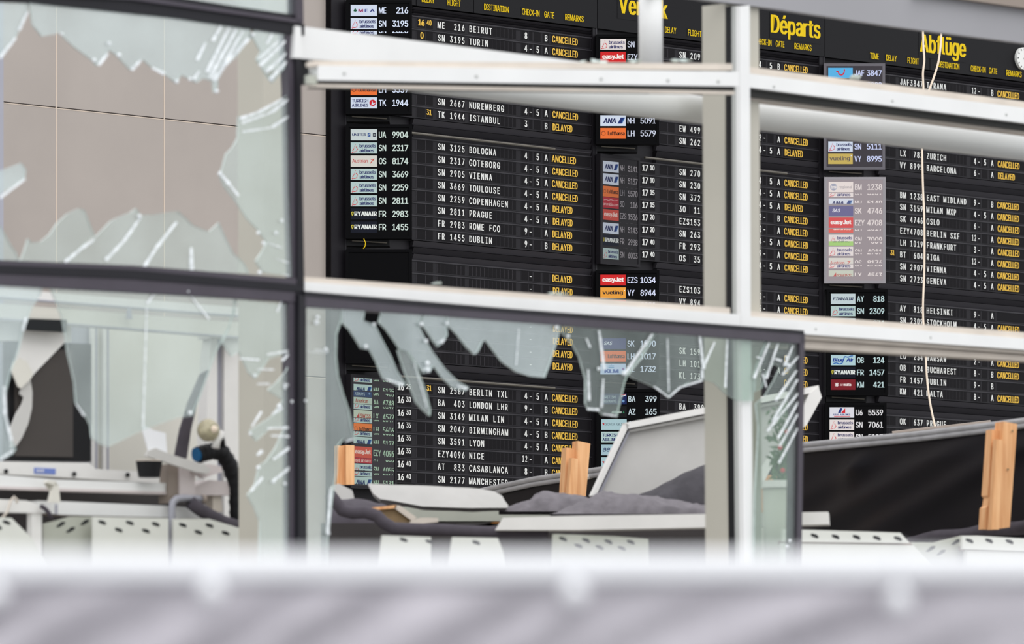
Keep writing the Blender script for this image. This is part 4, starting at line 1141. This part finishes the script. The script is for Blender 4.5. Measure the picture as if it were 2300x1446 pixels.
tag(mb.build('machine_housing'), 'dark machine body behind the two white rails', 'machine')
r4 = thing('grey_pipe', 'bent grey metal pipe turning down before the perforated panels', 'pipe', LK.at(386, 1290))
mb = MB(); rp_ = 8.5 * 43 / F
mb.tube([LK.at(455, 1121, 0.1), LK.at(410, 1118, 0.1), LK.at(396, 1120, 0.1), LK.at(388, 1128, 0.1), LK.at(386, 1142, 0.1), LK.at(385, 1200, 0.1), LK.at(385, 1330, 0.1)], rp_, M['steelg'], 14)
mb.build('bend', r4, smooth=True)
mb = MB(); mb.tube([LK.at(452, 1121, 0.1), LK.at(460, 1122, 0.1)], rp_ * 1.25, M['taupe'], 14); mb.build('collar', r4)
st = thing('support_post', 'short two-tone square steel post under the bent white sheet', 'post', LK.at(405, 1115))
piece(st, 'dark_side', LK, [(377, 1130), (406, 1122), (406, 1046), (380, 1042)], 0.1, M['taupe'], w=0.03)
piece(st, 'pale_side', LK, [(404, 1122), (438, 1118), (438, 1050), (404, 1046)], 0.1, M['mauve'], w=0.05)
bs = thing('bent_sheet', 'bent white metal sheet folded up beside the black strap', 'sheet', LK.at(390, 1060))
piece(bs, 'upright_flap', LK, [(336, 1020), (376, 1024), (372, 972), (346, 966), (324, 955), (322, 970)], 0.012, M['rail'], w=0.12)
piece(bs, 'long_flap', LK, [(334, 1012), (330, 1024), (440, 1060), (466, 1064), (474, 1054), (460, 1044), (378, 1018), (350, 1006)], 0.03, M['plasterg'], w=0.14)
piece(bs, 'torn_end', LK, [(436, 1058), (460, 1074), (478, 1066), (500, 1060), (498, 1048), (470, 1042), (444, 1046)], 0.05, M['mauve'], w=0.10)
cp = thing('black_cup', 'black cup-shaped pot with a beige rim on the ledge', 'pot', LK.at(335, 1072))
mb = MB()
c0, c1 = LK.at(335, 1072, 0.06), LK.at(335, 1036, 0.06)
mb.tube([c0, c1], [24 * 43 / F, 30 * 43 / F], M['black'], 20); mb.build('body', cp)
mb = MB(); mb.tube([c1, c1 + Vector((0, 0, 0.008))], 31 * 43 / F, M['lip'], 20); mb.build('rim', cp)
mb = MB(); mb.slab(LK, [(394, 1026), (420, 1030), (430, 962), (444, 905), (470, 830), (452, 840), (424, 905), (406, 965)], 0.0, 0.02, M['rubber'])
tag(mb.build('black_strap'), 'black strap rising in a curve behind the bent white sheet', 'strap')
lp = thing('smoky_lamp', 'smoky round globe on pale fittings above the black hose', 'lamp', LK.at(475, 1010))
mb = MB(); mb.ball(LK.at(468, 966, 0.1), 26 * 43 / F, M['globe'], 20, 12); mb.build('globe', lp, smooth=True)
mb = MB(); mb.ball(LK.at(480, 964, 0.16), 9 * 43 / F, M['cable'], 12, 8); mb.build('bulb', lp, smooth=True)
mb = MB(); mb.tube([LK.at(484, 1006, 0.12), LK.at(488, 985, 0.12), LK.at(500, 972, 0.12)], 9 * 43 / F, M['plaster'], 12); mb.build('fitting', lp, smooth=True)
h1 = thing('black_hose', 'black corrugated hose with a blue collar arching down beside the khaki column', 'hose', LK.at(500, 1140))
mb = MB()
pth = [(444, 1022), (462, 1016), (482, 1012), (500, 1018), (514, 1040), (526, 1072), (532, 1110), (534, 1150), (534, 1200)]
pp = []
for i in range(len(pth) - 1):
    for k in range(5):
        t = k / 5
        pp.append(LK.at(pth[i][0] + (pth[i + 1][0] - pth[i][0]) * t, pth[i][1] + (pth[i + 1][1] - pth[i][1]) * t, 0.0))
mb.tube(pp, [0.052 + 0.004 * math.sin(i * 2.2) for i in range(len(pp))], M['black'], 14); mb.build('hose_body', h1, smooth=True)
mb = MB(); mb.tube([LK.at(439, 1021, 0.0), LK.at(446, 1020, 0.0)], 0.045, M['blue'], 14); mb.build('collar', h1)
mb = MB(); mb.tube([LK.at(498, 985, 0.05), LK.at(500, 1000, 0.03), LK.at(506, 1020, 0.0)], 0.02, M['black'], 10); mb.build('spout', h1)
mb = MB()
pth = [(428, 1128), (446, 1142), (470, 1157), (500, 1172), (530, 1182), (560, 1186)]
mb.tube([LK.at(x, y, 0.12) for x, y in pth], 0.042, M['rubber'], 14)
tag(mb.build('foam_hose', smooth=True), 'charcoal foam hose sagging over the perforated panels toward the khaki column', 'hose')
cl = thing('clamp_stand', 'pale tapered clamp between the two white rails', 'clamp', LK.at(122, 1130))
piece(cl, 'stem', LK, [(114, 1128), (136, 1128), (132, 1092), (106, 1084), (108, 1078), (124, 1080)], 0.04, M['cream'], w=0.12)
mb = MB(); mb.tube([LK.at(126, 1132, 0.14), LK.at(126, 1155, 0.14)], 0.01, M['steelg'], 8); mb.build('pin', cl)
cn = thing('channel_frame', 'white channel frame with a short leg over the perforated panels', 'frame', LK.at(60, 1290))
piece(cn, 'top_bar', LK, [(-100, 1148), (92, 1152), (102, 1138), (60, 1124), (-100, 1116)], 0.06, M['plaster'], w=0.16)
piece(cn, 'leg', LK, [(71, 1330), (94, 1330), (94, 1150), (71, 1148)], 0.05, M['plaster'], w=0.15)
mb = MB(); mb.tube([LK.at(x, y, 0.2) for x, y in ((92, 1136), (102, 1143), (110, 1152), (116, 1164))], 0.014, M['rubber'], 10)
tag(mb.build('cable_loop', smooth=True), 'short black cable loop curling off the white channel frame', 'cable')
mb = MB(); mb.tube([LK.at(x, y, 0.22) for x, y in ((4, 1164), (16, 1150), (24, 1124), (32, 1116), (38, 1122), (38, 1130))], 0.008, M['lip'], 8)
tag(mb.build('beige_wire', smooth=True), 'beige wire hooked over the white channel frame', 'wire')

# perforated steel panels along the bottom
def perf(lab, pl, pts, holes, w=0.0, m='perf', d=0.02, lip=None):
    t = thing('perforated_panel', lab, 'panel', pl.at(sum(p[0] for p in pts) / len(pts), max(p[1] for p in pts), w), 'perforated white steel panels')
    piece(t, 'sheet', pl, pts, d, M[m], w=w)
    for h in holes:
        x, y = h[:2]
        sh = h[2] if len(h) > 2 else 3
        mb = MB()
        mb.slab(pl, [(x - 9, y - 4 + (-sh if sh < 0 else 0)), (x - 6, y + 3 - sh / 2), (x + 7, y + 4 + sh / 2), (x + 9, y + sh / 2), (x + 4, y - 3), (x - 5, y - 5)] if sh > 0 else [(x - 10, y + 5), (x - 4, y + 6), (x + 9, y - 1), (x + 11, y - 7), (x + 2, y - 6)], w, w + 0.003, M['hole'])
        mb.build('slot', t)
    return t
perf('perforated white panel with a cut corner at the far left', LK, [(-100, 1340), (150, 1340), (75, 1212), (26, 1163), (-100, 1156)], [(15, 1173), (-4, 1184)], w=0.26)
perf('perforated panel painted grey as in shade behind the cable loop', LK, [(100, 1340), (215, 1340), (206, 1160), (160, 1160), (100, 1176)], [(190, 1173, -3), (158, 1190, -3), (136, 1178, -3)], w=0.08, m='counter')  # greyer sheet colour than its neighbours paints the shade here
perf('perforated white panel with five slots by the bent pipe', LK, [(208, 1340), (378, 1340), (378, 1164), (210, 1160)], [(230, 1173), (292, 1174), (350, 1177), (267, 1190), (328, 1192)], w=0.18)
perf('perforated white panel sloping down under the charcoal foam hose', LK, [(390, 1340), (545, 1340), (538, 1186), (470, 1165), (390, 1165)], [(411, 1179), (471, 1180), (446, 1195), (507, 1197)], w=0.18)
MF = Plane(1150, 43.4, xV=15700)
perf('low perforated white panel under the long charcoal pipe', MF, [(845, 1340), (968, 1340), (968, 1206), (862, 1202)], [(907, 1212, 3), (965, 1216)], w=0.0)
perf('low perforated white flap with a slanting end', MF, [(1000, 1340), (1150, 1340), (1130, 1236), (1118, 1208), (1020, 1206)], [(1070, 1218)], w=0.05)
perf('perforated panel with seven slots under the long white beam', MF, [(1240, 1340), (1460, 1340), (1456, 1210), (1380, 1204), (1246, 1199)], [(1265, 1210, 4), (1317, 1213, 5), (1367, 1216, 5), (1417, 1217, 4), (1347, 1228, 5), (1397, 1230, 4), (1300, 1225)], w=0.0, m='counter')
RF = Plane(2000, 45.6, xV=15700)
t = perf('perforated white channel with five slots in front of the black tarpaulin', RF, [(1760, 1216), (2044, 1219), (2022, 1196), (1760, 1188)], [(1830, 1203, 4), (1877, 1205, 4), (1924, 1206, 4), (1970, 1208, 4), (2017, 1209, 4)], w=0.12)
piece(t, 'web', RF, [(1760, 1222), (2050, 1226), (2046, 1217), (1760, 1214)], 0.05, M['taupe'], w=0.08)
piece(t, 'body', RF, [(1760, 1386), (2210, 1386), (2120, 1292), (2052, 1224), (1760, 1219)], 0.03, M['perf'], w=0.10)
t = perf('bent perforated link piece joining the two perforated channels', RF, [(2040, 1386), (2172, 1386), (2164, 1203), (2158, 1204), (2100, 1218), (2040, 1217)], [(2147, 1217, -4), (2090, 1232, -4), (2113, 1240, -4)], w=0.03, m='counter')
t = perf('perforated white channel under the wooden post at the far right', RF, [(2163, 1232), (2420, 1240), (2420, 1214), (2280, 1208), (2196, 1203), (2160, 1203)], [(2178, 1214, 4), (2222, 1214, 4), (2268, 1216, 4)], w=0.12)
piece(t, 'web', RF, [(2166, 1236), (2420, 1242), (2420, 1232), (2166, 1226)], 0.05, M['taupe'], w=0.08)
piece(t, 'body', RF, [(2172, 1386), (2420, 1386), (2420, 1240), (2172, 1234)], 0.03, M['perf'], w=0.10)

# ------------------------------------------------------------------ debris in the middle
mb = MB()
q0, q1 = P(735, 1180, 47.6), P(1640, 1180, 47.6)
mb.prism([Vector((q0.x, 46.0, 1.6 + 2.14)), Vector((q1.x, 46.0, 1.6 + 2.14)), Vector((q1.x, 49.5, 1.6 + 2.14)), Vector((q0.x, 49.5, 1.6 + 2.14))],
         [Vector((q0.x, 46.0, FZ)), Vector((q1.x, 46.0, FZ)), Vector((q1.x, 49.5, FZ)), Vector((q0.x, 49.5, FZ))], M['counterd'])
tag(mb.build('check_in_desk'), 'dark desk body under the pile of ceiling debris', 'desk')
def lumpy(pl, pts, d, m, amp=0.012, freq=9.0, sub=3, w=0.0):
    mb = MB()
    mb.slab(pl, pts, w - d, w, m)
    bm = bmesh.new()
    vs = [bm.verts.new(v) for v in mb.v]
    for f in mb.f: bm.faces.new([vs[i] for i in f])
    bmesh.ops.triangulate(bm, faces=bm.faces[:])
    bmesh.ops.subdivide_edges(bm, edges=bm.edges[:], cuts=sub, use_grid_fill=True)
    for v in bm.verts:
        n = Vector((pnoise(v.co * freq), pnoise(v.co * freq + Vector((7, 3, 1))), pnoise(v.co * freq + Vector((2, 9, 4)))))
        v.co += n * amp
    bm.verts.index_update()
    out = MB()
    out.mesh([v.co.copy() for v in bm.verts], [[v.index for v in f.verts] for f in bm.faces], m)
    bm.free()
    return out
D47 = front(47.0)
D46 = front(46.2)
mb = lumpy(D47, [(826, 1086), (905, 1089), (1000, 1093), (1080, 1098), (1108, 1103), (1126, 1113), (1132, 1124), (1140, 1134), (1137, 1139), (1060, 1141), (950, 1136), (852, 1121), (838, 1109)], 0.5, M['plaster'], 0.008, 5, 2)
tag(mb.build('insulation_slab'), 'long white insulation slab with a crumbling end under the Manchester row', 'slab')
mb = lumpy(D47, [(742, 1092), (760, 1086), (790, 1098), (796, 1122), (748, 1124)], 0.3, M['plasterg'], 0.01, 5, 2)
tag(mb.build('plaster_lump'), 'small grey-white lump by the broken glass edge of the long window', 'lump')
mb = MB(); mb.slab(front(48), [(870, 1170), (1262, 1170), (1250, 1142), (1130, 1137), (890, 1138)], -0.6, 0.0, M['counter'])
tag(mb.build('counter_shelf'), 'sage-grey shelf board under the white insulation slab', 'shelf')
mb = MB()
pth = [(740, 1108), (752, 1124), (768, 1146), (792, 1152), (820, 1150), (846, 1158), (862, 1174), (884, 1186), (930, 1188), (1000, 1190), (1080, 1194), (1160, 1198), (1210, 1202), (1238, 1204)]
pts = []
for i in range(len(pth) - 1):
    for k in range(4):
        t = k / 4
        pts.append(D46.at(pth[i][0] * (1 - t) + pth[i + 1][0] * t, pth[i][1] * (1 - t) + pth[i + 1][1] * t, 0.4))
mb.tube(pts, [0.042 + 0.006 * pnoise(p * 4) for p in pts], M['rubber'], 14)
tag(mb.build('foam_pipe', smooth=True), 'long sagging charcoal foam pipe below the debris pile', 'pipe')
mb = MB(); mb.slab(front(46.1), [(815, 1146), (890, 1137), (930, 1160), (926, 1182), (880, 1182), (858, 1164)], -0.03, 0.0, M['brown'], M['brown'])
mb.slab(front(46.1), [(812, 1148), (890, 1141), (890, 1134), (818, 1141)], 0.0, 0.03, M['pine'])
mb.slab(front(46.1), [(886, 1141), (926, 1170), (936, 1162), (898, 1135), (888, 1135)], 0.0, 0.03, M['lip'])
tag(mb.build('broken_board'), 'broken brown chipboard with pale splintered edge on the foam pipe', 'board')
mb = lumpy(front(46.0), [(915, 1178), (940, 1176), (984, 1172), (984, 1163), (946, 1162), (925, 1168)], 0.05, M['lip'], 0.004, 8, 1)
tag(mb.build('board_splinter'), 'short cream splinter of board beside the chipboard', 'splinter')
mb = MB(); mb.slab(front(46.0), [(972, 1183), (1026, 1184), (1026, 1176), (972, 1174)], -0.06, 0.0, M['lip'])
tag(mb.build('board_splinter'), 'flat cream board end touching the orange strip', 'splinter')
mb = MB(); mb.slab(front(46.0), [(1024, 1185), (1076, 1189), (1104, 1181), (1130, 1173), (1110, 1173), (1064, 1180), (1024, 1177)], -0.06, 0.0, M['orange'])
tag(mb.build('veneer_strip'), 'curved orange veneer strip lying along the white beam end', 'strip')

def mound(Yc, prof, base, depth, m, amp=0.02, freq=5.0, name='', lab='', cat='', n=48):
    """a heap of cloth: its skyline runs through prof, its foot at base"""
    mb = MB()
    x0, x1 = prof[0][0], prof[-1][0]
    K = 10
    vs, fs = [], []
    for i in range(n + 1):
        x = x0 + (x1 - x0) * i / n
        for (xa, ya), (xb, yb) in zip(prof, prof[1:]):
            if xa <= x <= xb:
                y = ya + (yb - ya) * (x - xa) / (xb - xa); break
        h = (base - y) * Yc / F
        b0 = P(x, base, Yc)
        for k in range(K + 1):
            an = math.pi * k / K
            p = Vector((b0.x, Yc - depth * math.cos(an), b0.z + h * math.sin(an)))
            nn = pnoise(p * freq) + 0.5 * pnoise(p * freq * 2.7)
            p += Vector((0, -1, 0.6)) * nn * amp * (1 if 0 < k < K else 0)
            vs.append(p)
    for i in range(n):
        for k in range(K):
            a_ = i * (K + 1) + k
            fs.append([a_, a_ + 1, a_ + K + 2, a_ + K + 1])
    mb.mesh(vs, fs, M[m])
    tag(mb.build(name, smooth=True), lab, cat)
mound(47.6, [(1120, 1146), (1190, 1124), (1205, 1108), (1228, 1103), (1255, 1106), (1290, 1112), (1330, 1118), (1360, 1128)], 1152, 0.25, 'felt', 0.03, 10, 'felt_scrap', 'small grey felt scrap lying before the wooden post', 'felt')
mound(47.2, [(1235, 1158), (1262, 1150), (1290, 1136), (1320, 1120), (1345, 1106), (1360, 1103), (1380, 1108), (1430, 1112), (1480, 1118), (1530, 1128), (1590, 1140), (1650, 1150)], 1162, 0.5, 'felt', 0.035, 9, 'felt_heap', 'large grey felt heap spread over the long white beam', 'felt')
mound(48.2, [(1400, 1130), (1440, 1108), (1480, 1090), (1530, 1066), (1580, 1042), (1600, 1036), (1660, 1060), (1700, 1120)], 1150, 0.25, 'feltd', 0.03, 4, 'dark_cloth', 'dark grey cloth bunched under the tilted white ceiling tray', 'cloth')

mound(46.9, [(738, 1150), (748, 1122), (800, 1120), (860, 1132), (900, 1150), (930, 1176)], 1192, 0.35, 'rubber', 0.02, 7, 'foam_scrap', 'dark foam scrap heaped under the grey-white lump', 'foam')
mb = MB()
WB = Plane(1150, 45.6, th=math.radians(-4))
mb.slab(WB, [(1112, 1190), (1300, 1190), (1600, 1184), (1862, 1177), (1860, 1149), (1600, 1154), (1300, 1158), (1130, 1162)], -0.25, 0.0, M['plaster'])
tag(mb.build('white_beam'), 'long white boxed beam lying across the foot of the khaki column', 'beam')
mb = MB(); mb.slab(front(46.2), [(1470, 1208), (1500, 1208), (1600, 1204), (1600, 1184), (1470, 1188)], -0.2, 0.0, M['mauve'])
tag(mb.build('beige_box'), 'low beige box tucked under the long white beam', 'box')

tr = thing('ceiling_tray', 'large tilted white ceiling tray with raised rim leaning behind the khaki column', 'ceiling panel', P(1560, 1112, 48.8))
TP = Plane(1500, 48.8, th=math.radians(12))
piece(tr, 'panel', TP, [(1340, 1114), (1408, 958), (1836, 876), (1840, 890), (1796, 975), (1748, 1002), (1716, 1060), (1690, 1114)], 0.03, M['plasterg'])
def rim(a, b, wd, w, m):
    mb = MB()
    (xa, ya), (xb, yb) = a, b
    L = math.hypot(xb - xa, yb - ya)
    nx, ny = -(yb - ya) / L * wd / 2, (xb - xa) / L * wd / 2
    mb.slab(TP, [(xa + nx, ya + ny), (xb + nx, yb + ny), (xb - nx, yb - ny), (xa - nx, ya - ny)], -0.02, w, M[m])
    mb.build('rim', tr)
rim((1334, 1114), (1410, 952), 8, 0.09, 'plaster')
rim((1344, 1114), (1419, 956), 5, 0.05, 'lav')
rim((1406, 956), (1840, 872), 14, 0.09, 'plaster')
rim((1412, 968), (1800, 894), 6, 0.05, 'plasterg')
piece(tr, 'end_flange', TP, [(1798, 966), (1812, 954), (1846, 892), (1838, 868), (1818, 884), (1802, 920)], 0.05, M['plaster'], w=0.10)
mb = lumpy(front(47.6), [(1686, 1116), (1700, 1104), (1722, 1072), (1744, 1030), (1752, 1000), (1736, 1008), (1712, 1046), (1686, 1084)], 0.04, M['plaster'], 0.008, 6, 2)
tag(mb.build('torn_paper'), 'crumpled white torn sheet right of the mullion', 'sheet')

# ------------------------------------------------------------------ black tarpaulin barrier, wooden posts, plant, wires
YA, YB = 55.5, 47.8
pA, pB = P(1040, 1112, YA), P(2300, 945, YB)
th_t = math.atan2(pB.y - pA.y, pB.x - pA.x)
TB = Plane(1040, YA, th=th_t)
topl = [(980, 1122), (1040, 1113), (1200, 1078), (1350, 1056), (1550, 1028), (1800, 1002), (2050, 978), (2200, 960), (2300, 947), (2460, 930)]
botl = [(980, 1290), (1500, 1270), (1800, 1250), (2050, 1226), (2160, 1208), (2300, 1190), (2460, 1175)]
def yon(pr, x):
    for (xa, ya), (xb, yb) in zip(pr, pr[1:]):
        if xa <= x <= xb:
            return ya + (yb - ya) * (x - xa) / (xb - xa)
bar = thing('tarpaulin_barrier', 'black tarpaulin barrier with a grey rolled hem stretched across the hall', 'barrier', TB.at(1900, 1260))
mb = MB()
NX, NV = 150, 30
vs, fs = [], []
for i in range(NX + 1):
    x = 980 + 1480 * i / NX
    ua, va = TB.uv(x, yon(topl, x)); ub, vb = TB.uv(x, yon(botl, x) + 60)
    for k in range(NV + 1):
        t = k / NV
        v = va + (vb - va) * t
        py = yon(topl, x) + (yon(botl, x) + 60 - yon(topl, x)) * t
        s1 = (x - 1950) * 0.55 + (py - 1100) * 0.95
        fold = 0.05 * math.exp(-((s1 - 20) / 34) ** 2) + 0.035 * math.exp(-((s1 - 95) / 30) ** 2) + 0.02 * math.exp(-((s1 + 60) / 26) ** 2)
        fold += 0.05 * math.exp(-((x - 1925 + (py - 1060) * 0.4) / 26) ** 2) * math.exp(-((py - 1045) / 50) ** 2)
        fold += 0.018 * pnoise(Vector((ua * 1.1, v * 1.4, 3.0)))
        vs.append(TB.pt(ua, v, fold * min(1, t * 5)))
for i in range(NX):
    for k in range(NV):
        a_ = i * (NV + 1) + k
        fs.append([a_, a_ + 1, a_ + NV + 2, a_ + NV + 1])
mb.mesh(vs, fs, M['tarp'])
mb.build('sheet', bar, smooth=True)
mb = MB()
hp = [TB.at(x, yon(topl, x) - 2, 0.02) for x in range(985, 2456, 30)]
mb.tube(hp, 0.022, M['hem'], 10)
mb.tube([TB.at(x, yon(topl, x) + 9, 0.02) for x in range(985, 2456, 30)], 0.020, M['hem'], 10)
mb.build('hem', bar, smooth=True)
mb = MB()
mb.tube([TB.at(x, yon(botl, x) - 8 + 3 * math.sin(x * .05), 0.12) for x in range(2040, 2456, 20)], 0.05, M['rubber'], 10)
tag(mb.build('cloth_roll', smooth=True), 'charcoal rolled cloth along the foot of the black tarpaulin', 'cloth')
mb = MB()
mb.tube([P(x, y, 53.5) for x, y in ((1318, 1072), (1360, 1056), (1420, 1050))], 0.022, M['lip'], 8)
tag(mb.build('batten'), 'thin beige batten between the middle wooden post and the tray', 'batten')
mb = MB()
mb.tube([P(x, y, 56) for x, y in ((2004, 973), (2080, 964), (2130, 959), (2225, 948))], 0.018, M['taupe'], 8)
tag(mb.build('batten'), 'thin brown batten just above the grey hem by the hanging wire', 'batten')

def wood(lab, Y, planks, group='raw wooden posts holding the tarpaulin'):
    xs = [p[0] for q in planks for p in q[0]]; ys = [p[1] for q in planks for p in q[0]]
    t = thing('wooden_post', lab, 'post', P(sum(xs) / len(xs), max(ys), Y), group)
    for pts, w_, d in planks:
        mb = MB()
        mb.slab(Plane(sum(xs) / len(xs), Y, th=math.radians(20)), pts, w_ - d, w_, M['pine'])
        mb.build('plank', t)
    return t
wood('wooden post behind the glass strip at the start of the long window', 54, [([(757, 1088), (776, 1088), (776, 1002), (758, 1000)], 0.0, 0.08), ([(777, 1088), (796, 1088), (796, 1000), (777, 999)], 0.05, 0.1)])
wood('wooden post rising from the felt before the cancelled flights', 52.6, [([(1266, 1112), (1288, 1112), (1294, 1008), (1272, 1005)], 0.0, 0.1), ([(1296, 1114), (1316, 1114), (1326, 996), (1298, 990)], 0.06, 0.12), ([(1276, 1113), (1296, 1114), (1298, 1030), (1284, 1028)], 0.1, 0.06)])
pw = wood('tall notched wooden post in front of the black tarpaulin', 47.4, [([(2211, 1188), (2240, 1189), (2254, 968), (2228, 964), (2218, 1112), (2222, 1118), (2219, 1136), (2214, 1140)], 0.02, 0.1), ([(2238, 1188), (2268, 1184), (2285, 952), (2254, 946)], 0.08, 0.14), ([(2226, 1189), (2244, 1189), (2254, 988), (2239, 986)], 0.12, 0.06)])
for x, y in ((2274, 968), (2264, 1054)):
    mb = MB(); mb.disc(Plane(2248, 47.4, th=math.radians(20)), *Plane(2248, 47.4, th=math.radians(20)).uv(x, y, 0.083), 0.008, 0.083, M['brown'], 10); mb.build('knot', pw)
wood('short dark-stained wooden post behind the mullion and the cracked glass', 50.2, [([(1694, 1150), (1720, 1150), (1732, 1072), (1706, 1066)], 0.0, 0.1), ([(1722, 1150), (1744, 1150), (1746, 1070), (1730, 1066)], 0.06, 0.1)])

pot = thing('potted_plant', 'potted green plant with red flowers behind the cracked end of the long window', 'plant', P(1765, 1330, 45.4))
mb = MB(); mb.tube([P(1752, 1340, 45.4), P(1752, 1092, 45.4)], [0.10, 0.115], M['counter'], 20); mb.build('pot', pot, smooth=True)
mb = MB(); mb.tube([P(1752, 1096, 45.4), P(1752, 1080, 45.4)], 0.125, M['plaster'], 20); mb.build('rim', pot)
mb = MB()
rs = random.Random(5)
for i in range(190):
    cx, cy = min(rs.gauss(1758, 16), 1780), rs.uniform(915, 1085)
    c = P(cx, cy, 45.4 + rs.uniform(-0.08, 0.08))
    a = Vector((rs.uniform(-1, 1), rs.uniform(-.6, .6), rs.uniform(-1, 0.6))).normalized() * rs.uniform(0.025, 0.06)
    b = a.cross(Vector((0, 1, 0.3))).normalized() * 0.011
    mb.poly([c - a, c + b, c + a, c - b], M['leaf'])
mb.build('foliage', pot)
for x, y in ((1758, 1056), (1752, 1005), (1774, 1040), (1768, 970), (1777, 1000)):
    mb = MB(); mb.ball(P(x, y, 45.25), 0.016, M['red'], 10, 7, (1, 0.6, 1)); mb.build('flower', pot)
mb = MB(); mb.slab(front(46.4), [(1700, 1388), (1746, 1388), (1746, 1164), (1700, 1166)], -0.2, 0.0, M['cream'])
tag(mb.build('cream_box'), 'cream box standing between mullion and plant pot', 'box')

def wire(pts, lab):
    mb = MB()
    out = []
    for i in range(len(pts) - 1):
        p0 = pts[max(i - 1, 0)]; p1 = pts[i]; p2 = pts[i + 1]; p3 = pts[min(i + 2, len(pts) - 1)]
        for k in range(6):
            t = k / 6
            out.append(tuple(0.5 * (2 * p1[j] + (p2[j] - p0[j]) * t + (2 * p0[j] - 5 * p1[j] + 4 * p2[j] - p3[j]) * t * t + (3 * p1[j] - p0[j] - 3 * p2[j] + p3[j]) * t ** 3) for j in (0, 1)))
    out.append(pts[-1])
    mb.tube([P(x, y, 56.5) for x, y in out], 0.0085, M['cable'], 8)
    tag(mb.build('hanging_wire', smooth=True), lab, 'wire', 'loose cream wires hanging before the board')
wire([(2071, -10), (2073, 72), (2074, 105), (2076, 135), (2073, 165), (2074, 205), (2073, 270), (2071, 330), (2073, 420), (2076, 500), (2076, 600), (2073, 700), (2078, 780), (2082, 850), (2089, 905), (2101, 964), (2104, 990)], 'long cream wire hanging down to the grey hem of the tarpaulin')
wire([(2117, -10), (2114, 78), (2112, 110), (2107, 142), (2097, 175), (2085, 207), (2074, 240)], 'short slanting cream wire crossing the yellow Abfluge heading')
mb = MB(); mb.tube([P(x, y, 56.9) for x, y in ((817, 536), (821, 545), (820, 553), (816, 558))], 0.004, M['title'], 6)
tag(mb.build('yellow_wire'), 'tiny yellow wire end hanging under the Dublin row screen', 'wire')

# ------------------------------------------------------------------ street fence close to the viewer
FY = 13.3
fence = thing('street_fence', 'blurred grey sheeting fence with a thick white top rail close to the viewer', 'fence', (0, FY, 0))
mb = MB()
K = FY / F
z0, z1 = CZ + (HY - 1307) * K, CZ + (HY - 1240) * K
sec = []
for k in range(16):
    an = 2 * math.pi * k / 16
    sx, sz = math.cos(an), math.sin(an)
    sec.append((0.03 * math.copysign(abs(sx) ** 0.5, sx), (z0 + z1) / 2 + (z1 - z0) / 2 * math.copysign(abs(sz) ** 0.5, sz)))
mb.prism([Vector((-2.2, FY + y, z)) for y, z in sec], [Vector((2.2, FY + y, z)) for y, z in sec], M['rail'])
mb.build('top_rail', fence)
mb = MB()
vs, fs = [], []
NX, NV = 220, 44
for i in range(NX + 1):
    x = -2.2 + 4.4 * i / NX
    for k in range(NV + 1):
        z = z0 + 0.012 - (z0 - 0.05) * (k / NV) ** 1.6
        d = z0 - z
        a1 = (x + d * 1.55)
        e = min(1, d * 14)
        n1 = pnoise(Vector((a1 * 2.2, d * 1.5, 1.7)))
        m1 = 0.5 + 1.1 * max(0.0, 0.5 + pnoise(Vector((x * 2.6, d * 3.0, 9.3))))
        y = e * (0.024 * m1 * math.sin(a1 * 26 + 5.5 * n1) + 0.013 * math.sin((x + d * 2.4) * 47 + 2 + 2 * n1) + 0.020 * pnoise(Vector((x * 5 + d * 6, d * 5, 4.1))))
        vs.append(Vector((x, FY + 0.0 + y, z)))
for i in range(NX):
    for k in range(NV):
        a_ = i * (NV + 1) + k
        fs.append([a_, a_ + 1, a_ + NV + 2, a_ + NV + 1])
mb.mesh(vs, fs, M['cover'])
mb.build('sheeting', fence, smooth=True)
for px in (-400, 2700):
    mb = MB(); mb.tube([Vector(((px - CX) * K, FY + 0.05, 0)), Vector(((px - CX) * K, FY + 0.05, z0))], 0.02, M['steelg'], 12); mb.build('post', fence)
for px, py in ((-8, 1340), (478, 1330), (1290, 1334), (2016, 1352)):
    c = Vector(((px - CX) * K, FY - 0.055, CZ + (HY - py) * K))
    mb = MB()
    mb.ball(c, 0.024, M['rail'], 16, 10)
    mb.tube([c + Vector((0, 0.0, 0.01)), Vector((c.x, FY - 0.04, z1 - 0.01)), Vector((c.x, FY - 0.01, z1 + 0.006)), Vector((c.x, FY + 0.03, z1 + 0.002)), Vector((c.x, FY + 0.04, z0))], 0.004, M['rail'], 8)
    mb.build('ball_tie', fence, smooth=True)
